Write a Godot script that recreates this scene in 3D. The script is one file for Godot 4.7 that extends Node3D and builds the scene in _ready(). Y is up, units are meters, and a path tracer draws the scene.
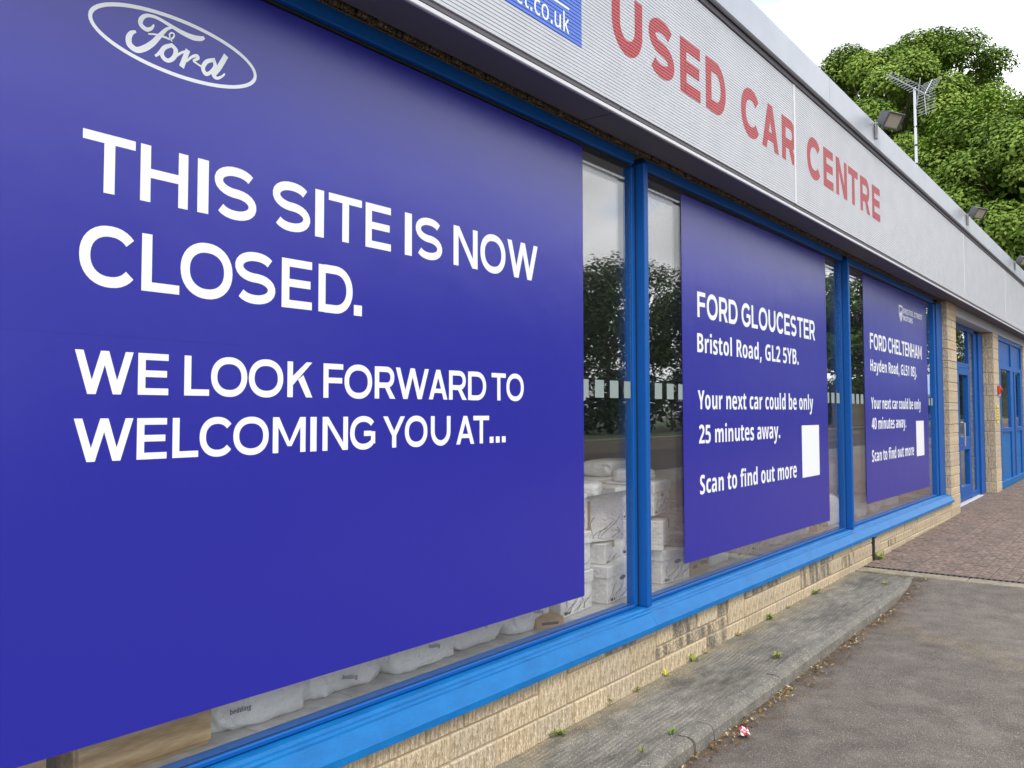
extends Node3D

# Wall axes: x runs along the shop front, y up, z out of the glass towards the car park. Glass face at z = 0.
var M := {}
var mesh_cache := {}
var rng := RandomNumberGenerator.new()
const EYE := Vector3(0, 1.523, 2.4)

# ------------------------------------------------------------------ mesh collector
class MB:
	var v := PackedVector3Array()
	var n := PackedVector3Array()
	var c := PackedColorArray()
	var u := PackedVector2Array()
	var col := Color(1, 1, 1)
	func tri(a: Vector3, b: Vector3, d: Vector3) -> void:   # counter-clockwise seen from outside
		var k := (b - a).cross(d - a).normalized()
		for q in [a, d, b]:
			v.append(q); n.append(k); c.append(col); u.append(Vector2(q.x, -q.y))
	func quad(a: Vector3, b: Vector3, d: Vector3, e: Vector3) -> void:
		tri(a, b, d); tri(a, d, e)
	func trin(a: Vector3, b: Vector3, d: Vector3, na: Vector3, nb: Vector3, nd: Vector3) -> void:
		for q in [[a, na], [d, nd], [b, nb]]:
			v.append(q[0]); n.append(q[1]); c.append(col); u.append(Vector2(q[0].x, -q[0].y))
	func box(lo: Vector3, hi: Vector3) -> void:
		var p := [Vector3(lo.x, lo.y, lo.z), Vector3(hi.x, lo.y, lo.z), Vector3(hi.x, hi.y, lo.z), Vector3(lo.x, hi.y, lo.z), Vector3(lo.x, lo.y, hi.z), Vector3(hi.x, lo.y, hi.z), Vector3(hi.x, hi.y, hi.z), Vector3(lo.x, hi.y, hi.z)]
		for f in [[4, 5, 6, 7], [1, 0, 3, 2], [0, 4, 7, 3], [5, 1, 2, 6], [7, 6, 2, 3], [0, 1, 5, 4]]:
			quad(p[f[0]], p[f[1]], p[f[2]], p[f[3]])
	func cbox(lo: Vector3, hi: Vector3, b: float) -> void:   # chamfered box
		var ctr := (lo + hi) * 0.5
		var h := (hi - lo) * 0.5
		b = minf(b, minf(h.x, minf(h.y, h.z)) * 0.6)
		var P := {}
		for sx in [-1, 1]:
			for sy in [-1, 1]:
				for sz in [-1, 1]:
					P[[sx, sy, sz, 0]] = ctr + Vector3(sx * h.x, sy * (h.y - b), sz * (h.z - b))
					P[[sx, sy, sz, 1]] = ctr + Vector3(sx * (h.x - b), sy * h.y, sz * (h.z - b))
					P[[sx, sy, sz, 2]] = ctr + Vector3(sx * (h.x - b), sy * (h.y - b), sz * h.z)
		var face := func(a, b2, d, e, out: Vector3):
			if (b2 - a).cross(d - a).dot(out) < 0.0: quad(a, e, d, b2)
			else: quad(a, b2, d, e)
		for s in [-1, 1]:
			face.call(P[[s, -1, -1, 0]], P[[s, 1, -1, 0]], P[[s, 1, 1, 0]], P[[s, -1, 1, 0]], Vector3(s, 0, 0))
			face.call(P[[-1, s, -1, 1]], P[[1, s, -1, 1]], P[[1, s, 1, 1]], P[[-1, s, 1, 1]], Vector3(0, s, 0))
			face.call(P[[-1, -1, s, 2]], P[[1, -1, s, 2]], P[[1, 1, s, 2]], P[[-1, 1, s, 2]], Vector3(0, 0, s))
			for t in [-1, 1]:
				face.call(P[[s, t, -1, 0]], P[[s, t, 1, 0]], P[[s, t, 1, 1]], P[[s, t, -1, 1]], Vector3(s, t, 0))
				face.call(P[[s, -1, t, 0]], P[[s, 1, t, 0]], P[[s, 1, t, 2]], P[[s, -1, t, 2]], Vector3(s, 0, t))
				face.call(P[[-1, s, t, 1]], P[[1, s, t, 1]], P[[1, s, t, 2]], P[[-1, s, t, 2]], Vector3(0, s, t))
				for w in [-1, 1]:
					var a: Vector3 = P[[s, t, w, 0]]; var b2: Vector3 = P[[s, t, w, 1]]; var d: Vector3 = P[[s, t, w, 2]]
					if (b2 - a).cross(d - a).dot(Vector3(s, t, w)) < 0.0: tri(a, d, b2)
					else: tri(a, b2, d)
	func tube(pts: Array, rad: Array, sides := 8, cap := true) -> void:
		var rings := []
		for i in pts.size():
			var d: Vector3 = (pts[mini(i + 1, pts.size() - 1)] - pts[maxi(i - 1, 0)]).normalized()
			var s := d.cross(Vector3(0, 1, 0) if absf(d.y) < 0.9 else Vector3(1, 0, 0)).normalized()
			var t := s.cross(d).normalized()
			var ring := []
			for k in sides:
				var a := TAU * k / sides
				ring.append([pts[i] + (s * cos(a) + t * sin(a)) * rad[i], s * cos(a) + t * sin(a)])
			rings.append(ring)
		for i in pts.size() - 1:
			for k in sides:
				var a = rings[i][k]; var b = rings[i][(k + 1) % sides]; var d = rings[i + 1][(k + 1) % sides]; var e = rings[i + 1][k]
				trin(a[0], d[0], b[0], a[1], d[1], b[1]); trin(a[0], e[0], d[0], a[1], e[1], d[1])
		if cap:
			for k in range(1, sides - 1):
				tri(rings[0][0][0], rings[0][k][0], rings[0][k + 1][0])
				tri(rings[-1][0][0], rings[-1][k + 1][0], rings[-1][k][0])
	func extrude_x(prof: Array, x0: float, x1: float) -> void:   # prof: (z, y) going round clockwise seen from +x... closed outline
		var m := prof.size()
		var area := 0.0
		for i in m: area += prof[i].x * prof[(i + 1) % m].y - prof[(i + 1) % m].x * prof[i].y
		for i in m:
			var a: Vector2 = prof[i]; var b: Vector2 = prof[(i + 1) % m]
			var p0 := Vector3(x0, a.y, a.x); var p1 := Vector3(x0, b.y, b.x); var p2 := Vector3(x1, b.y, b.x); var p3 := Vector3(x1, a.y, a.x)
			if area > 0.0: quad(p0, p1, p2, p3)
			else: quad(p3, p2, p1, p0)
		var idx := Geometry2D.triangulate_polygon(PackedVector2Array(prof))
		for k in range(0, idx.size(), 3):
			var a2: Vector2 = prof[idx[k]]; var b2: Vector2 = prof[idx[k + 1]]; var c2: Vector2 = prof[idx[k + 2]]
			var up := (b2 - a2).cross(c2 - a2) > 0.0
			var A := [Vector3(0, a2.y, a2.x), Vector3(0, b2.y, b2.x), Vector3(0, c2.y, c2.x)]
			if not up: A.reverse()
			var e0 := Vector3(x0, 0, 0); var e1 := Vector3(x1, 0, 0)
			tri(A[0] + e0, A[1] + e0, A[2] + e0); tri(A[2] + e1, A[1] + e1, A[0] + e1)
	func ribbon(pts: Array, hw: Array, z: float) -> void:   # flat stroke in the xy plane, facing +z, of varying half width
		var L := []; var R := []
		for i in pts.size():
			var d1: Vector2 = (pts[i] - pts[maxi(i - 1, 0)]); var d2: Vector2 = (pts[mini(i + 1, pts.size() - 1)] - pts[i])
			var ring: bool = pts.size() > 3 and pts[0].distance_to(pts[-1]) < 1e-5
			if d1.length() < 1e-7: d1 = (pts[0] - pts[-2]) if ring else d2
			if d2.length() < 1e-7: d2 = (pts[1] - pts[0]) if ring else d1
			var n1 := Vector2(-d1.y, d1.x).normalized(); var n2 := Vector2(-d2.y, d2.x).normalized()
			var k := (n1 + n2).normalized()
			var s: float = hw[i] / maxf(0.5, k.dot(n1))
			L.append(pts[i] + k * s); R.append(pts[i] - k * s)
		for i in pts.size() - 1:
			quad(Vector3(R[i].x, R[i].y, z), Vector3(R[i + 1].x, R[i + 1].y, z), Vector3(L[i + 1].x, L[i + 1].y, z), Vector3(L[i].x, L[i].y, z))
	func poly(p: Array, z: float) -> void:
		var pv := PackedVector2Array(p)
		if Geometry2D.is_polygon_clockwise(pv) == false: pv.reverse()
		pv.reverse()
		var idx := Geometry2D.triangulate_polygon(pv)
		for k in range(0, idx.size(), 3):
			var a := pv[idx[k]]; var b := pv[idx[k + 1]]; var d := pv[idx[k + 2]]
			if (b - a).cross(d - a) < 0.0:
				var t := b; b = d; d = t
			tri(Vector3(a.x, a.y, z), Vector3(b.x, b.y, z), Vector3(d.x, d.y, z))
	func mesh() -> ArrayMesh:
		var m := ArrayMesh.new()
		var a := []
		a.resize(Mesh.ARRAY_MAX)
		a[Mesh.ARRAY_VERTEX] = v; a[Mesh.ARRAY_NORMAL] = n; a[Mesh.ARRAY_COLOR] = c; a[Mesh.ARRAY_TEX_UV] = u
		m.add_surface_from_arrays(Mesh.PRIMITIVE_TRIANGLES, a)
		return m

# ------------------------------------------------------------------ object helpers
func put(mb, called: String, mat: Material, parent: Node = self) -> MeshInstance3D:
	var o := MeshInstance3D.new()
	o.mesh = mb.mesh() if mb is MB else mb
	o.material_override = mat
	o.name = called
	parent.add_child(o, true)
	return o

func tag(o: Node, label := "", category := "", group := "", kind := "") -> Node:
	if label: o.set_meta("label", label)
	if category: o.set_meta("category", category)
	if group: o.set_meta("group", group)
	if kind: o.set_meta("kind", kind)
	return o

var names := {}
func base(called: String, at: Vector3, label: String, category: String, group := "", turn := 0.0) -> Node3D:
	var o := Node3D.new()
	var k: int = names.get(called, 0)
	o.name = called if k == 0 else "%s_%03d" % [called, k]
	names[called] = k + 1
	add_child(o)
	o.position = at
	o.rotation.y = turn
	tag(o, label, category, group)
	return o

func piece(called: String, parent: Node, lo: Vector3, hi: Vector3, mat: Material, bev := 0.004) -> MeshInstance3D:
	var s := hi - lo
	var key := "%d_%d_%d_%d" % [roundi(s.x * 2000), roundi(s.y * 2000), roundi(s.z * 2000), roundi(bev * 10000)]
	if not mesh_cache.has(key):
		var mb := MB.new()
		mb.cbox(-s * 0.5, s * 0.5, bev)
		mesh_cache[key] = mb.mesh()
	var o := MeshInstance3D.new()
	o.mesh = mesh_cache[key]
	o.material_override = mat
	o.name = called
	parent.add_child(o, true)
	o.position = (lo + hi) * 0.5
	return o

func bar(called: String, parent: Node, lo: Vector3, hi: Vector3, mat: Material, bev := 0.003) -> MeshInstance3D:
	var mb := MB.new()
	mb.cbox(lo, hi, bev)
	return put(mb, called, mat, parent)

func lin(r: float, g: float, b: float, a := 1.0) -> Color:
	var c := Color(r, g, b, a).linear_to_srgb()
	c.a = a
	return c

func mat(r: float, g: float, b: float, rough := 0.6, metal := 0.0) -> StandardMaterial3D:
	var m := StandardMaterial3D.new()
	m.albedo_color = lin(r, g, b)
	m.roughness = rough
	m.metallic = metal
	return m

func noise_img(size: int, freq: float, oct: int, seed_: int, type := FastNoiseLite.TYPE_SIMPLEX_SMOOTH) -> Image:
	var f := FastNoiseLite.new()
	f.noise_type = type
	f.seed = seed_
	f.frequency = freq
	f.fractal_octaves = oct
	f.fractal_type = FastNoiseLite.FRACTAL_FBM if oct > 1 else FastNoiseLite.FRACTAL_NONE
	return f.get_seamless_image(size, size)

# a colour texture (values multiply the albedo): lo..hi by layered noise, with fine grain
func tint_tex(size: int, layers: Array, lo: Color, hi: Color, seed_: int, contrast := 1.0) -> ImageTexture:
	var imgs := []
	for i in layers.size():
		imgs.append(noise_img(size, layers[i][0], layers[i][1], seed_ + i * 17))
	var out := Image.create(size, size, true, Image.FORMAT_RGB8)
	for y in size:
		for x in size:
			var t := 0.0
			for i in layers.size(): t += (imgs[i].get_pixel(x, y).r - 0.5) * layers[i][2]
			t = clampf(0.5 + t * contrast, 0.0, 1.0)
			out.set_pixel(x, y, lo.lerp(hi, t))
	out.generate_mipmaps()
	return ImageTexture.create_from_image(out)

# rolled stone chippings: random pale and dark chips over a noisy binder; returns [colour, relief]
func chip_tex(size: int, seed_: int, chips: int, lo: Color, hi: Color, big := 4) -> Array:
	var r := RandomNumberGenerator.new(); r.seed = seed_
	var a := noise_img(size, 0.3, 2, seed_); var b := noise_img(size, 0.01, 3, seed_ + 5)
	var out := Image.create(size, size, true, Image.FORMAT_RGB8)
	var bump := Image.create(size, size, false, Image.FORMAT_RGBA8)
	for y in size:
		for x in size:
			var t := clampf(0.32 + (a.get_pixel(x, y).r - 0.5) * 0.9 + (b.get_pixel(x, y).r - 0.5) * 0.35, 0, 1)
			out.set_pixel(x, y, lo.lerp(hi, t)); bump.set_pixel(x, y, Color(t * 0.5, t * 0.5, t * 0.5))
	for k in chips:
		var x := r.randi() % (size - 6); var y := r.randi() % (size - 6)
		var w := r.randi_range(1, big); var h := r.randi_range(1, big)
		var t := pow(r.randf(), 1.3)
		var c := lo.lerp(hi, t)
		c = Color(c.r * r.randf_range(0.95, 1.05), c.g, c.b * r.randf_range(0.92, 1.06))
		out.fill_rect(Rect2i(x, y, w, h), c)
		var q := 0.4 + 0.5 * r.randf()
		bump.fill_rect(Rect2i(x, y, w, h), Color(q, q, q))
	out.generate_mipmaps()
	bump.bump_map_to_normal_map(2.5)
	return [ImageTexture.create_from_image(out), ImageTexture.create_from_image(bump)]

func gray_tex(size: int, freq: float, oct: int, seed_: int) -> ImageTexture:
	return ImageTexture.create_from_image(noise_img(size, freq, oct, seed_))

func normal_tex(size: int, freq: float, oct: int, seed_: int, strength: float) -> ImageTexture:
	var im := noise_img(size, freq, oct, seed_)
	im.convert(Image.FORMAT_RGBA8)
	im.bump_map_to_normal_map(strength)
	return ImageTexture.create_from_image(im)

func tri_map(m: StandardMaterial3D, scale: Vector3, world := true) -> StandardMaterial3D:
	m.uv1_triplanar = true
	m.uv1_world_triplanar = world
	m.uv1_scale = scale
	return m

func ground(x: float) -> float:
	return 0.0092 * clampf(x, -6.0, 22.0)

# ------------------------------------------------------------------ lettering: monoline capitals
func arc(c: Vector2, rx: float, ry: float, a0: float, a1: float, steps := 14, e := 1.0) -> Array:
	var out := []
	for i in steps + 1:
		var a := deg_to_rad(lerpf(a0, a1, float(i) / steps))
		var x := cos(a); var y := sin(a)
		out.append(c + Vector2(signf(x) * pow(absf(x), e) * rx, signf(y) * pow(absf(y), e) * ry))
	return out

func glyph(mb: MB, ch: String, x0: float, x1: float, y0: float, h: float, wt: float, z: float) -> void:
	var w := x1 - x0
	var q := wt * h * 0.5          # half stem
	var p := q * 0.86              # half crossbar
	var o := Vector2(x0, y0)
	var lay := [z]
	var st := func(pts: Array, hw: float):
		var a := []; var b := []
		for k in pts: a.append(k + o); b.append(hw)
		mb.ribbon(a, b, lay[0]); lay[0] += 0.0003
	var pl := func(pts: Array):
		var a := []
		for k in pts: a.append(k + o)
		mb.poly(a, lay[0]); lay[0] += 0.0003
	var d := q * 2.0
	match ch:
		"T":
			st.call([Vector2(0, h - p), Vector2(w, h - p)], p); st.call([Vector2(w / 2, 0), Vector2(w / 2, h - 1.6 * p)], q)
		"H":
			st.call([Vector2(q, 0), Vector2(q, h)], q); st.call([Vector2(w - q, 0), Vector2(w - q, h)], q); st.call([Vector2(d * 0.8, h * 0.51), Vector2(w - d * 0.8, h * 0.51)], p)
		"I":
			st.call([Vector2(w / 2, 0), Vector2(w / 2, h)], w / 2)
		"E", "F", "L":
			st.call([Vector2(q, 0), Vector2(q, h)], q)
			if ch != "L": st.call([Vector2(d * 0.8, h - p), Vector2(w, h - p)], p); st.call([Vector2(d * 0.8, h * 0.51), Vector2(w * 0.95, h * 0.51)], p)
			if ch != "F": st.call([Vector2(d * 0.8, p), Vector2(w, p)], p)
		"N":
			st.call([Vector2(q, 0), Vector2(q, h)], q); st.call([Vector2(w - q, 0), Vector2(w - q, h)], q)
			pl.call([Vector2(0.02 * w, h), Vector2(d * 1.12, h), Vector2(w * 0.98, 0), Vector2(w - d * 1.12, 0)])
		"M":
			st.call([Vector2(q, 0), Vector2(q, h)], q); st.call([Vector2(w - q, 0), Vector2(w - q, h)], q)
			pl.call([Vector2(0.02 * w, h), Vector2(d * 1.1, h), Vector2(w / 2 + q * 0.75, h * 0.18), Vector2(w / 2 - q * 0.75, h * 0.18)])
			pl.call([Vector2(0.98 * w, h), Vector2(w - d * 1.1, h), Vector2(w / 2 - q * 0.75, h * 0.18), Vector2(w / 2 + q * 0.75, h * 0.18)])
		"W":
			var b1 := w * 0.285; var b2 := w * 0.715
			var k := q * 1.02
			pl.call([Vector2(0, h), Vector2(2 * k, h), Vector2(b1 + k, 0), Vector2(b1 - k, 0)])
			pl.call([Vector2(w / 2 - k, h), Vector2(w / 2 + k, h), Vector2(b1 + k, 0), Vector2(b1 - k, 0)])
			pl.call([Vector2(w / 2 - k, h), Vector2(w / 2 + k, h), Vector2(b2 + k, 0), Vector2(b2 - k, 0)])
			pl.call([Vector2(w - 2 * k, h), Vector2(w, h), Vector2(b2 + k, 0), Vector2(b2 - k, 0)])
		"A":
			pl.call([Vector2(w / 2 - q * 1.05, h), Vector2(w / 2 + q * 1.05, h), Vector2(2.1 * q, 0), Vector2(0, 0)])
			pl.call([Vector2(w / 2 - q * 1.05, h), Vector2(w / 2 + q * 1.05, h), Vector2(w, 0), Vector2(w - 2.1 * q, 0)])
			st.call([Vector2(w * 0.24, h * 0.29), Vector2(w * 0.76, h * 0.29)], p * 0.9)
		"Y":
			pl.call([Vector2(0, h), Vector2(2.15 * q, h), Vector2(w / 2 + q, h * 0.38), Vector2(w / 2 - q, h * 0.38)])
			pl.call([Vector2(w - 2.15 * q, h), Vector2(w, h), Vector2(w / 2 + q, h * 0.38), Vector2(w / 2 - q, h * 0.38)])
			st.call([Vector2(w / 2, 0), Vector2(w / 2, h * 0.4)], q)
		"K":
			st.call([Vector2(q, 0), Vector2(q, h)], q)
			pl.call([Vector2(w - 2.3 * q, h), Vector2(w - 0.1 * q, h), Vector2(d * 1.0, h * 0.34), Vector2(d, h * 0.6)])
			pl.call([Vector2(w - 2.4 * q, 0), Vector2(w, 0), Vector2(w * 0.52 + q, h * 0.63), Vector2(w * 0.5 - q * 0.8, h * 0.5)])
		"O":
			st.call(arc(Vector2(w / 2, h / 2), w / 2 - q, h / 2 - p + 0.01 * h, 90, 450, 36, 0.92), q * 0.96)
		"C":
			st.call(arc(Vector2(w * 0.55, h / 2), w * 0.55 - q, h / 2 - p + 0.01 * h, 38, 322, 28, 0.92), q * 0.96)
		"G":
			st.call(arc(Vector2(w * 0.53, h / 2), w * 0.53 - q, h / 2 - p + 0.01 * h, 38, 318, 28, 0.92), q * 0.96)
			st.call([Vector2(w - q, h * 0.16), Vector2(w - q, h * 0.54)], q * 0.95); st.call([Vector2(w * 0.54, h * 0.48), Vector2(w - d * 0.9, h * 0.48)], p)
		"D":
			st.call([Vector2(q, 0), Vector2(q, h)], q)
			var pts := [Vector2(d * 0.8, h - p)]
			pts += arc(Vector2(w * 0.48, h / 2), w * 0.52 - q, h / 2 - p, 90, -90, 20, 0.95); pts.append(Vector2(d * 0.8, p))
			st.call(pts, q * 0.94)
		"U":
			var pu := [Vector2(q, h)]
			pu += arc(Vector2(w / 2, w / 2 - q + p), w / 2 - q, w / 2 - q, 180, 360, 18); pu.append(Vector2(w - q, h))
			st.call(pu, q)
		"S":
			var ry := (h - 2 * p) / 4.0
			var ps := arc(Vector2(w / 2, h - p - ry), w / 2 - q * 0.95, ry, 30, 262, 16, 0.95)
			ps += arc(Vector2(w / 2, p + ry), w / 2 - q * 0.95, ry, 82, -150, 16, 0.95)
			st.call(ps, q * 0.93)
		"R":
			st.call([Vector2(q, 0), Vector2(q, h)], q)
			var pr := [Vector2(d * 0.8, h - p)]
			var rr := (h * 0.58 - p) / 2.0
			pr += arc(Vector2(w * 0.58, h - p - rr), w * 0.4 - q, rr, 90, -90, 14, 0.95); pr.append(Vector2(d * 0.8, h - p - 2 * rr))
			st.call(pr, p * 1.05)
			pl.call([Vector2(w - 2.3 * q, 0), Vector2(w + 0.02 * w, 0), Vector2(w * 0.58 + q * 0.7, h * 0.44), Vector2(w * 0.58 - q * 1.4, h * 0.44)])
		".":
			pl.call([Vector2(0, 0), Vector2(w, 0), Vector2(w, w), Vector2(0, w)])

const ADV := {"T": .84, "H": .9, "I": .22, "S": .84, "E": .76, "N": .94, "O": 1.08, "W": 1.42, "C": .92, "L": .72, "D": .96, "F": .75, "R": .86, "K": .88, "A": 1.0, "M": 1.14, "G": 1.02, "Y": .98, "U": .92}
func caps_line(parent: Node, txt: String, x0: float, x1: float, y0: float, h: float, wt: float, z: float, gap := 0.13) -> void:
	var total := 0.0
	for ch in txt: total += (0.3 if ch == " " else ADV[ch] + gap)
	total -= gap
	var k := (x1 - x0) / total
	var items := []
	var x := x0
	for ch in txt:
		if ch == " ":
			x += 0.3 * k
			continue
		items.append([ch, x, x + ADV[ch] * k])
		x += (ADV[ch] + gap) * k
	spaced_line(parent, items, y0, h, wt, z)

func spaced_line(parent: Node, items: Array, y0: float, h: float, wt: float, z: float) -> void:
	var line := Node3D.new()
	line.name = "text_line"
	parent.add_child(line, true)
	for it in items:
		var mb := MB.new()
		glyph(mb, it[0], it[1], it[2], y0, h, wt, z)
		put(mb, "full_stop" if it[0] == "." else "letter", M.white_print, line)

func font_text(txt: String, called: String, m: Material, parent: Node, x0: float, x1: float, y0: float, cap: float, z: float, bold := true) -> MeshInstance3D:
	var f := SystemFont.new()
	f.font_names = PackedStringArray(["Droid Sans"])
	f.font_weight = 700 if bold else 400
	var ref := TextMesh.new()
	ref.font = f; ref.font_size = 64; ref.pixel_size = 0.01; ref.depth = 0.0; ref.text = "H"
	var rb := ref.get_aabb()
	var t := TextMesh.new()
	t.font = f; t.font_size = 64; t.pixel_size = 0.01; t.depth = 0.0; t.curve_step = 2.0; t.text = txt
	var b := t.get_aabb()
	var o := MeshInstance3D.new()
	o.mesh = t
	o.material_override = m
	o.name = called
	parent.add_child(o, true)
	var sx := (x1 - x0) / b.size.x
	var sy := cap / rb.size.y
	o.scale = Vector3(sx, sy, 1)
	o.position = Vector3(x0 - b.position.x * sx, y0 - rb.position.y * sy, z)
	return o

# ------------------------------------------------------------------ sky
func cloud_sky() -> PanoramaSkyMaterial:
	var W := 1024; var H := 512
	var im := Image.create(W, H, false, Image.FORMAT_RGBF)
	var f := FastNoiseLite.new()
	f.noise_type = FastNoiseLite.TYPE_SIMPLEX_SMOOTH; f.seed = 5; f.frequency = 1.5; f.fractal_octaves = 5; f.fractal_gain = 0.52
	var g := FastNoiseLite.new()
	g.noise_type = FastNoiseLite.TYPE_SIMPLEX_SMOOTH; g.seed = 31; g.frequency = 2.6; g.fractal_octaves = 4
	for y in H:
		var el := PI * (0.5 - (y + 0.5) / H)
		var s := maxf(0.0, sin(el))
		var over := 0.92 + 0.36 * s            # overcast: a little brighter overhead
		for x in W:
			var az := TAU * x / W
			var d := Vector3(cos(el) * sin(az), sin(el), -cos(el) * cos(az))
			var q := Vector3(d.x, d.y * 2.2, d.z)
			var n := f.get_noise_3dv(q)
			var m := g.get_noise_3dv(q * 1.0 + Vector3(7, 1, 3))
			var cover := smoothstep(-0.32, -0.10, n)
			var shade := clampf(0.9 + 0.62 * m, 0.5, 1.25)
			var cl := Vector3(0.97, 0.985, 1.0) * shade
			var blue := Vector3(0.42, 0.62, 0.93) * 0.85
			var c := blue.lerp(cl, cover) * over
			if el < 0.0: c = Vector3(0.3, 0.3, 0.3)
			im.set_pixel(x, y, Color(c.x, c.y, c.z))
	var p := PanoramaSkyMaterial.new()
	p.panorama = ImageTexture.create_from_image(im)
	return p

# ------------------------------------------------------------------ materials
func make_materials() -> void:
	# cream split-faced walling blocks: vertical tooling, four tones, plus weathered ones
	var stone_tex := tint_tex(256, [[0.03, 4, 1.1], [0.2, 2, 0.7]], Color(0.66, 0.62, 0.56), Color(1, 1, 1), 3)
	var stone_n := normal_tex(256, 0.09, 3, 8, 6.0)
	var weather_tex := tint_tex(256, [[0.012, 4, 1.5], [0.1, 3, 0.8]], Color(0.6, 0.6, 0.6), Color(0.98, 0.96, 0.92), 41, 1.0)
	M.block = []
	for t in [[.78, .655, .47], [.71, .60, .44], [.82, .695, .50], [.74, .635, .485]]:
		var m := mat(t[0], t[1], t[2], 0.95)
		m.albedo_texture = stone_tex
		m.normal_enabled = true; m.normal_texture = stone_n; m.normal_scale = 0.55
		M.block.append(tri_map(m, Vector3(9, 1.5, 9)))
	M.old_block = []
	for t in [[.62, .52, .38], [.52, .45, .35]]:
		var m := mat(t[0], t[1], t[2], 0.95)
		m.albedo_texture = weather_tex
		m.normal_enabled = true; m.normal_texture = stone_n; m.normal_scale = 0.8
		M.old_block.append(tri_map(m, Vector3(3.4, 1.3, 3.4)))
	M.mortar = mat(.42, .34, .24, 0.95)
	# painted blue joinery
	M.blue = mat(.003, .09, .36, 0.42)
	M.blue.metallic_specular = 0.35
	M.blue.normal_enabled = true; M.blue.normal_texture = normal_tex(256, 0.02, 3, 12, 1.2); M.blue.normal_scale = 0.15
	tri_map(M.blue, Vector3(2, 2, 2))
	var sill_tex := tint_tex(256, [[0.02, 4, 1.3], [0.2, 3, 0.9]], Color(0.82, 0.87, 0.9), Color(1, 1, 1), 77, 1.2)
	M.sill = mat(.003, .152, .43, 0.45)
	M.sill.metallic_specular = 0.35
	M.sill.albedo_texture = sill_tex
	tri_map(M.sill, Vector3(0.8, 3, 3))
	M.rubber = mat(.012, .012, .014, 0.7)
	# banners and vinyl
	M.banner = mat(.015, .015, .31, 0.28)
	M.banner.normal_enabled = true; M.banner.normal_texture = normal_tex(256, 0.012, 3, 21, 2.0); M.banner.normal_scale = 0.1
	tri_map(M.banner, Vector3(0.7, 0.7, 0.7))
	M.banner.metallic_specular = 0.6
	M.white_print = mat(.86, .88, .9, 0.4)
	M.frost = mat(.26, .32, .31, 0.55)
	# fascia
	var fas_tex := tint_tex(256, [[0.015, 4, 1.0], [0.09, 3, 0.4]], Color(0.94, 0.945, 0.95), Color(1, 1, 1), 55)
	M.fascia = mat(.56, .572, .61, 0.42)
	M.fascia.albedo_texture = fas_tex
	tri_map(M.fascia, Vector3(0.6, 0.9, 0.6))
	M.coping = mat(.40, .42, .47, 0.4, 0.2)
	M.coping.albedo_texture = fas_tex
	tri_map(M.coping, Vector3(0.5, 0.5, 0.5))
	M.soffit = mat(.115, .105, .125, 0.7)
	M.trim = mat(.62, .62, .64, 0.4)
	M.beam = mat(.42, .43, .46, 0.45, 0.1)
	M.red = mat(.43, .035, .045, 0.45)
	M.web_blue = mat(.06, .15, .6, 0.4)
	var vent_tex := tint_tex(128, [[0.06, 3, 1.4], [0.3, 2, 1.0]], Color(0.15, 0.12, 0.1), Color(1, 0.95, 0.85), 61, 1.4)
	M.vent = mat(.30, .24, .17, 0.95)
	M.vent.albedo_texture = vent_tex
	tri_map(M.vent, Vector3(9, 14, 14))
	# glass
	M.glass = StandardMaterial3D.new()
	M.glass.transparency = BaseMaterial3D.TRANSPARENCY_ALPHA
	M.glass.albedo_color = Color(0.75, 0.85, 0.85, 0.002)
	M.glass.roughness = 0.0
	# ground
	var asp := chip_tex(1024, 91, 120000, Color(0.42, 0.41, 0.405), Color(0.96, 0.94, 0.92), 2)
	M.asphalt = mat(.52, .465, .415, 0.92)
	M.asphalt.albedo_texture = asp[0]
	M.asphalt.normal_enabled = true; M.asphalt.normal_texture = asp[1]; M.asphalt.normal_scale = 0.5
	M.asphalt.vertex_color_use_as_albedo = true
	tri_map(M.asphalt, Vector3(0.42, 0.42, 0.42))
	var con_pair := chip_tex(1024, 131, 40000, Color(0.42, 0.42, 0.41), Color(1.0, 0.98, 0.95))
	var con = con_pair[0]
	M.concrete = mat(.72, .69, .63, 0.95)
	M.concrete.albedo_texture = con
	M.concrete.normal_enabled = true; M.concrete.normal_texture = con_pair[1]; M.concrete.normal_scale = 0.8
	M.concrete.vertex_color_use_as_albedo = true
	tri_map(M.concrete, Vector3(0.45, 0.7, 1.3))
	M.kerb = mat(.50, .48, .44, 0.95)
	M.kerb.albedo_texture = con
	M.kerb.normal_enabled = true; M.kerb.normal_texture = M.concrete.normal_texture; M.kerb.normal_scale = 0.5
	tri_map(M.kerb, Vector3(0.6, 0.6, 0.6))
	M.edging = mat(.7, .62, .48, 0.95)
	M.edging.albedo_texture = con
	tri_map(M.edging, Vector3(0.7, 0.7, 0.7))
	var pav := tint_tex(256, [[0.03, 3, 1.0], [0.25, 2, 0.8]], Color(0.6, 0.58, 0.58), Color(1, 1, 1), 151, 1.3)
	M.paver = []
	for t in [[.265, .195, .16], [.29, .21, .172], [.235, .178, .148], [.275, .205, .17], [.305, .228, .19]]:
		var m := mat(t[0], t[1], t[2], 0.9)
		m.albedo_texture = pav
		M.paver.append(tri_map(m, Vector3(2.2, 2.2, 2.2)))
	M.joint_sand = mat(.12, .1, .08, 0.95)
	M.iron = mat(.03, .03, .032, 0.6, 0.3)
	# interior
	var tile_tex := tint_tex(256, [[0.02, 4, 1.0]], Color(0.8, 0.8, 0.8), Color(1, 1, 1), 171)
	M.tile = []
	for t in [.58, .54, .62]:
		var m := mat(t, t, t * 0.98, 0.18)
		m.albedo_texture = tile_tex
		M.tile.append(tri_map(m, Vector3(1.5, 1.5, 1.5)))
	M.plaster = mat(.42, .41, .39, 0.9)
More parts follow.
